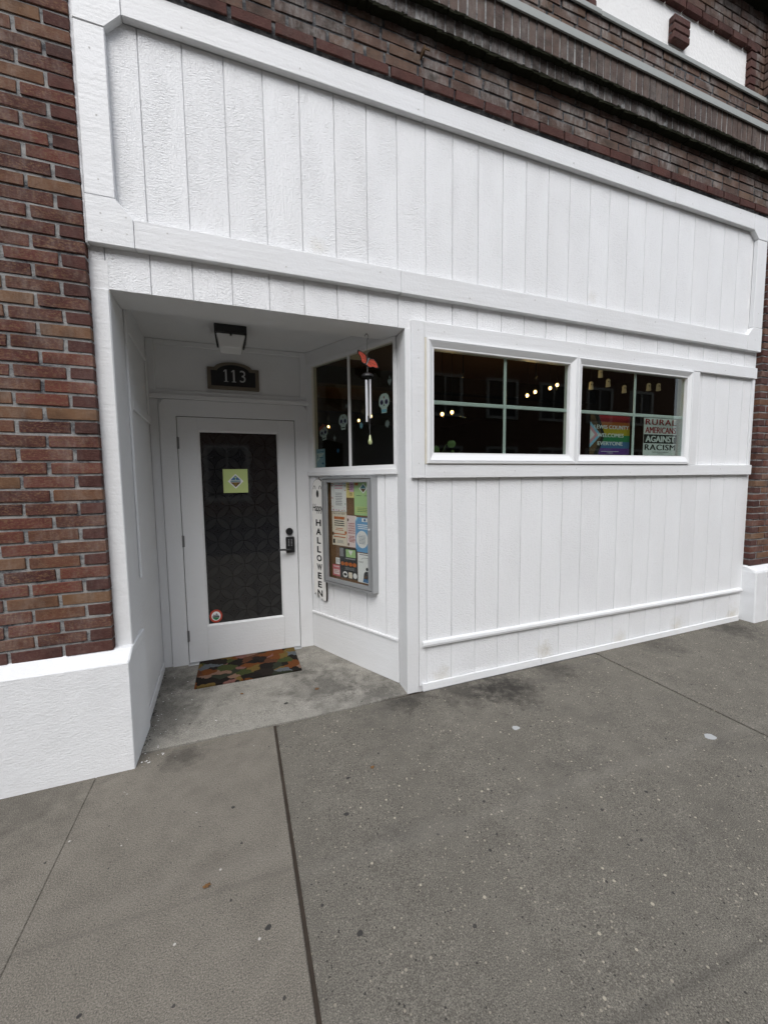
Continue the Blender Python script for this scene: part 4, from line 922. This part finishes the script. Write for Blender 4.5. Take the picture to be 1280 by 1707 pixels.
for poly in (wl, wr):
    for i in range(3, len(poly)-1):
        (xa, ya), (xb, yb) = poly[i-1], poly[i]
        for f in (.25, .75): m.disc((xa+(xb-xa)*f)*.0043*.95, -(ya+(yb-ya)*f)*.0034*.95, .0022, .003, .0038, 6)
m.build('wing_dots', 'paper_white', wings)
m = MB(BFR); m.tube([(.010, .004, .010), (.004, .005, -.008), (-.010, .004, -.036)], .005, 8, r1=.003); m.build('butterfly_body', 'ink_grey', wings)
m = MB(); m.tube([(CX, CY, .775), (CX, CY, .722)], .0018, 5)
m.build('chain', 'dull_steel', t)
m = MB(); m.tube([(CX, CY, .700), (CX, CY, .712), (CX, CY, .722), (CX, CY, .727)], [.042, .040, .028, .006], 18); m.build('top_cap', 'black_metal', t)
for dx, dy, z0, z1, k in ((-.014, -.012, .392, .675, 0), (.016, -.006, .418, .682, 0), (.004, .022, .44, .68, 0)):
    m = MB(); m.tube([(CX+dx, CY+dy, z0), (CX+dx, CY+dy, z1)], .0068, 12); m.build('chime_tube', 'steel', t, smooth=False)
    m = MB(); m.tube([(CX+dx, CY+dy, z1), (CX+dx*.9, CY+dy*.9, .702)], .001, 4); m.build('cord', 'ink_black', t)
m = MB(); m.tube([(CX, CY, .70), (CX+.012, CY, .295)], .0009, 4); m.build('cord', 'ink_grey', t)
m = MB(); m.tube([(CX+.012, CY, .306), (CX+.012, CY, .296), (CX+.012, CY, .275), (CX+.012, CY, .258), (CX+.012, CY, .244), (CX+.012, CY, .238)], [.002, .006, .011, .015, .012, .003], 8)
NB('crystal', .05, (.62, .68, .36), .8); MAT['crystal'].node_tree.nodes['Principled BSDF'].inputs['Transmission Weight'].default_value = .45
m.build('crystal_drop', 'crystal', t)

# ------------------------------------------------------------------ signs inside the big windows
IN = Frame((0, .072, 0), (1, 0, 0))
t = thing('welcome_sign', 'rainbow striped sign reading LEWIS COUNTY WELCOMES EVERYONE inside the window', 'sign', (3.43, .072, .18))
x0, x1, z0, z1 = 3.195, 3.662, .182, .522; W, H = x1-x0, z1-z0
m = MB(IN); m.box(x0, x1, -.004, 0, z0, z1); m.build('board', 'ink_black', t)
m = MB(IN)
for i, c in enumerate(('ink_red', 'ink_orange', 'ink_yellow', 'ink_green', 'ink_blue', 'ink_violet')): m.mat(c).box(x0+.002, x1-.002, .0002, .0008, z1-.002-(i+1)*(H-.004)/6, z1-.002-i*(H-.004)/6)
def chev(mt, d, k): m.mat(mt).plate([(x0+.001, z0+.001), (x0+max(.002, .15*W*0+d*W*.16), z0+.001), (x0+.05*W+d*W*.24, (z0+z1)/2), (x0+max(.002, d*W*.16), z1-.001), (x0+.001, z1-.001)], .0008+k*.0004, .0011+k*.0004)
def tri(mt, reach, k): m.mat(mt).plate([(x0+.0012, (z0+z1)/2 - reach*H*.62), (x0+reach*W*.52, (z0+z1)/2), (x0+.0012, (z0+z1)/2 + reach*H*.62)], .0008+k*.0004, .0011+k*.0004)
chev('ink_black', 1.3, 0); 
m.mat('ink_brown').plate([(x0+.0012, z0+.0012), (x0+.09*W, z0+.0012), (x0+.30*W, (z0+z1)/2), (x0+.09*W, z1-.0012), (x0+.0012, z1-.0012)], .0012, .0015)
tri('ink_sky', .52, 2); tri('ink_pink', .38, 3); tri('sign_white', .22, 4); m.build('stripes', None, t)
m = MB(IN)
for i, (s, w_) in enumerate((('LEWIS COUNTY', .86), ('WELCOMES', .66), ('EVERYONE', .62))): text_mesh(m, s, x0 + (.53 if i == 0 else .50)*W, z1 - (.30 + i*.205)*H, w_*W, .095*H, 0, .0036, heavy=.0016)
m.box(x0+.28*W, x0+.72*W, .003, .0034, z0+.082*H, z0+.092*H); m.box(x0+.42*W, x0+.58*W, .003, .0034, z0+.045*H, z0+.053*H); m.build('lettering', 'sign_white', t)
t = thing('protest_sign', 'white sign reading RURAL AMERICANS AGAINST RACISM inside the window', 'sign', (4.06, .072, .18))
x0, x1, z0, z1 = 3.838, 4.272, .183, .520; W, H = x1-x0, z1-z0
m = MB(IN); m.box(x0, x1, -.004, 0, z0, z1); m.build('board', 'sign_white', t)
m = MB(IN); m.mat('ink_black').box(x0, x1, .0002, .0008, z0+.325*H, z0+.565*H)
m.mat('ink_red'); text_mesh(m, 'RURAL', (x0+x1)/2, z0+.895*H, .92*W, .155*H, 0, .0012, heavy=.004, spacing=1.15); text_mesh(m, 'AMERICANS', (x0+x1)/2, z0+.68*H, .92*W, .165*H, 0, .0012, heavy=.003)
m.mat('sign_white'); text_mesh(m, 'AGAINST', (x0+x1)/2, z0+.445*H, .88*W, .165*H, 0, .0012, heavy=.004)
m.mat('ink_black'); text_mesh(m, 'RACISM', (x0+x1)/2, z0+.22*H, .92*W, .155*H, 0, .0012, heavy=.004, spacing=1.1); m.box(x0+.26*W, x0+.76*W, .0008, .0012, z0+.085*H, z0+.097*H); m.box(x0+.42*W, x0+.62*W, .0008, .0012, z0+.04*H, z0+.05*H); m.build('lettering', None, t)

# ------------------------------------------------------------------ lamps, ghosts and plant behind the glass
def bulb(label, x, y, z, mat, r=.026, group='lit string lamps behind the glass'):
    t = thing('string_lamp', label, 'lamp', (x, y, z-r), group)
    m = MB(); m.ball((x, y, z), r, 12, 1.15); m.build('globe', mat, t, smooth=True)
    if mat == 'lamp_warm':
        pl = bpy.data.lights.new('lamp_light', 'POINT'); pl.energy = .3; pl.color = (1, .6, .25); pl.shadow_soft_size = r
        po = bpy.data.objects.new('lamp_light', pl); COL.objects.link(po); place(po, Vector((x, y, z - 2.2*r + ZS)), t)
    m = MB(); m.tube([(x, y, z+r*.9), (x, y, z+r*2.2)], r*.55, 10); m.build('socket', 'black_metal', t)
    m = MB(); m.tube([(x, y, z+r*2.2), (x, y, 1.248)], .003, 5); m.build('cable', 'black_metal', t)
for lab, x, z in (('lit warm lamp lowest of the row beside the window bar', 2.983, .768), ('second lit warm lamp of the row beside the window bar', 3.075, .807), ('lit warm lamp third in the row beyond the window bar', 3.253, .854), ('lit warm lamp at the upper end of the row beyond the window bar', 3.338, .890),
                  ('small lit warm lamp nearest the casing under the grille', 2.078, .554), ('lit warm lamp right under the grille of the first window', 2.175, .574)):
    bulb(lab, x, .6, z, 'lamp_warm', .0145)
for lab, x, y, z in (('unlit clear bulb in the upper pane of the first window', 2.103, .3, .81), ('unlit clear bulb low in the first window', 2.099, .3, .484), ('unlit clear bulb above the lit row', 2.82, .3, .833)):
    bulb(lab, x, y, z, 'glass_clear', .018, 'unlit clear bulbs behind the glass')
def splaypt(s, z, depth):
    q = SIDE((-s, 0, z)); d = (q - Vector((CAMP.x, CAMP.y, CAMP.z - ZS))); k = 1 + depth/2.2; return Vector((CAMP.x, CAMP.y, CAMP.z - ZS)) + d*k
for lab, s, z, dp in (('lit lamp seen over the flowered skull through the side window', .745, .440, 1.6), ('lit lamp seen just past the side window bar', .385, .452, 1.7), ('lit lamp seen beside the chime tubes', .255, .470, 1.3)):
    q = splaypt(s, z, dp); bulb(lab, q.x, q.y, q.z, 'lamp_warm', .016, 'lit lamps seen through the side window')
GH = [(3.78, 1.002), (3.662, .877), (3.886, .920), (4.108, .874), (4.457, .919), (4.603, .928)]
GL = ['topmost ghost lamp in the second window', 'ghost lamp nearest the window post', 'ghost lamp between two others left of the bar', 'lowest ghost lamp beside the window bar', 'ghost lamp first beyond the window bar', 'ghost lamp furthest along the garland']
for (x, z), lab in zip(GH, GL):
    t = thing('ghost_lamp', 'small glowing ' + lab, 'lamp', (x, .5, z-.05), 'ghost garland lamps')
    m = MB(); m.tube([(x, .5, z-.032), (x, .5, z-.022), (x, .5, z), (x, .5, z+.025), (x, .5, z+.04), (x, .5, z+.046)], [.022, .022, .019, .020, .015, .003], 12); m.build('ghost', 'ghost_glow', t, smooth=True)
    m = MB()
    for sx in (-.012, .010): m.ball((x+sx-.006, .480, z+.012), .0045, 6, 1.4)
    m.build('eyes', 'ink_black', t)
    m = MB(); m.tube([(x, .5, z+.045), (x, .5, 1.248)], .0018, 4); m.build('cable', 'black_metal', t)
t = thing('pot_plant', 'round leafed pot plant at the corner of the first window', 'plant', (1.88, .26, .05))
m = MB(); m.box(1.70, 4.24, .105, .42, .095, .115); tag(m.build('window_shelf', 'dark_timber', bevel=.003), 'dark timber shelf inside the big windows', 'shelf')
m = MB(); m.tube([(1.90, .30, .116), (1.90, .30, .17)], .05, 14, r1=.06); m.build('pot', 'pot_clay', t)
m = MB()
for (x, y, z) in ((1.94, .2, .259), (1.806, .2, .216), (1.98, .25, .20), (1.85, .28, .24), (2.02, .22, .185), (1.77, .22, .19)):
    m.tube([(1.90, .30, .17), ((1.90+x)/2, (.30+y)/2, z), (x, y, z)], .0022, 5)
m.build('stem', 'leaf_green', t)
for i, (x, y, z, r) in enumerate(((1.94, .2, .259, .032), (1.806, .2, .216, .028), (1.98, .25, .20, .022), (1.85, .28, .24, .02), (2.02, .22, .185, .02), (1.77, .22, .19, .022))):
    f_ = Frame((x, y, z), (math.cos(i*.5-.6), math.sin(i*.5-.6), 0)); m = MB(f_); n_ = 12
    m.add([(0, .004, 0)] + [(r*math.cos(2*math.pi*k/n_), 0, r*.95*math.sin(2*math.pi*k/n_) - (.15*r if k == 3 else 0)) for k in range(n_)] + [(0, -.002, 0)] , [(0, 1+k, 1+(k+1) % n_) for k in range(n_)] + [(n_+1, 1+(k+1) % n_, 1+k) for k in range(n_)]); m.build('leaf', 'leaf_green', t)

# ------------------------------------------------------------------ small litter on the ground
def leaf_on(label, x, y, z, r, rot, mat='leaf_brown'):
    m = MB(); pts = []
    for k in range(12):
        a = 2*math.pi*k/12 + rot; rr = r*(1 if k % 2 else .55)*(1.3 if k in (0, 6) else .9); pts.append((x + rr*math.cos(a), y + rr*math.sin(a)*.8))
    n_ = 12; m.add([(x, y, z+.012)] + [(p[0], p[1], z+.001 + random.uniform(0, .008)) for p in pts] + [(x, y, z+.010)] , [(0, 1+k, 1+(k+1) % n_) for k in range(n_)] + [(n_+1, 1+(k+1) % n_, 1+k) for k in range(n_)])
    tag(m.build('dead_leaf', mat), label, 'leaf', 'dead leaves')
leaf_on('curled brown dead leaf on the plain paving slab', .221, -.955, -1.545, .018, .4)
leaf_on('brown leaf crumb on the coarse slab below the corner post', 1.004, -.60, -1.542, .016, 1.2)
leaf_on('dark twisted leaf on the entry floor by the splayed wall', .873, .288, fz(.288), .022, 2.0, 'ink_brown')
leaf_on('small rusty leaf on the entry floor before the mat', .357, .412, fz(.412), .014, .2)
def spot(name, label, x, y, r, mat, group, h=.0016, z=None):
    zz = gz(x) if z is None else z
    m = MB(); n_ = 11; rr = [r*random.uniform(.8, 1.15) for _ in range(n_)]
    m.add([(x + rr[k]*math.cos(2*math.pi*k/n_), y + rr[k]*.8*math.sin(2*math.pi*k/n_), zz + .0002) for k in range(n_)] + [(x + .75*rr[k]*math.cos(2*math.pi*k/n_), y + .6*rr[k]*math.sin(2*math.pi*k/n_), zz + h) for k in range(n_)],
          [tuple(range(n_-1, -1, -1)), tuple(range(n_, 2*n_))] + [(k, (k+1) % n_, n_+(k+1) % n_, n_+k) for k in range(n_)])
    tag(m.build(name, mat), label, 'litter', group)
spot('paper_scrap', 'oval white scrap of paper near the thin slab joint', 2.919, -1.093, .034, 'litter_white', 'pale litter on the paving')
spot('paper_scrap', 'small grey white scrap on the coarse slab', 1.93, -.607, .025, 'litter_white', 'pale litter on the paving')
spot('chewing_gum', 'black gum spot on the entry floor', .642, .186, .016, 'gum', 'gum spots', z=fz(.186)+.0003)
for i, (x, y, r, lab) in enumerate(((.721, -1.31, .012, 'dark gum spot on the coarse slab nearest the wide joint, lowest'), (.80, -.83, .012, 'dark gum spot on the coarse slab near the wide joint, middle'), (.865, -.62, .010, 'dark gum spot on the coarse slab near the wide joint, upper'), (.31, -.60, .009, 'small dark gum spot on the plain slab'), (.43, -1.18, .012, 'dark gum spot low on the plain slab by the wide joint'), (-.1, -1.22, .008, 'tiny dark gum spot low on the plain slab'))):
    spot('chewing_gum', lab, x, y, r, 'gum', 'gum spots')
m = MB()
for i in range(52):
    if i < 18: x, y = random.uniform(-.178, -.06), random.uniform(-.14, .02); z = gz(x) if y < -.02 else fz(y)
    else: y = random.uniform(.05, .95); x = -.17 + random.expovariate(9); z = fz(y)
    if -.02 <= y < 0: continue
    r = random.uniform(.002, .0065); a = random.uniform(0, 6)
    m.add([(x+r*math.cos(a), y+r*math.sin(a), z+.0006), (x-r*.6*math.sin(a), y+r*.6*math.cos(a), z+.0012), (x-r*math.cos(a), y-r*math.sin(a), z+.0006), (x+r*.6*math.sin(a), y-r*.6*math.cos(a), z+.0014)], [(0, 1, 2, 3)])
o = m.build('paint_flakes', 'sign_white'); tag(o, 'white paint flakes scattered at the foot of the entry wall', 'paint flakes', kind='stuff')
# grit and dirt line along the left wall of the entry
m = MB()
for i in range(160):
    y = random.uniform(.0, 1.03); x = -.192 - .0385*y + abs(random.gauss(.012, .010)); r = random.uniform(.003, .010)
    m.ball((x, y, fz(y)+.0), r*.6, 5, .7)
o = m.build('grit', 'gum'); tag(o, 'dark grit lying along the foot of the entry wall', 'grit', kind='stuff')
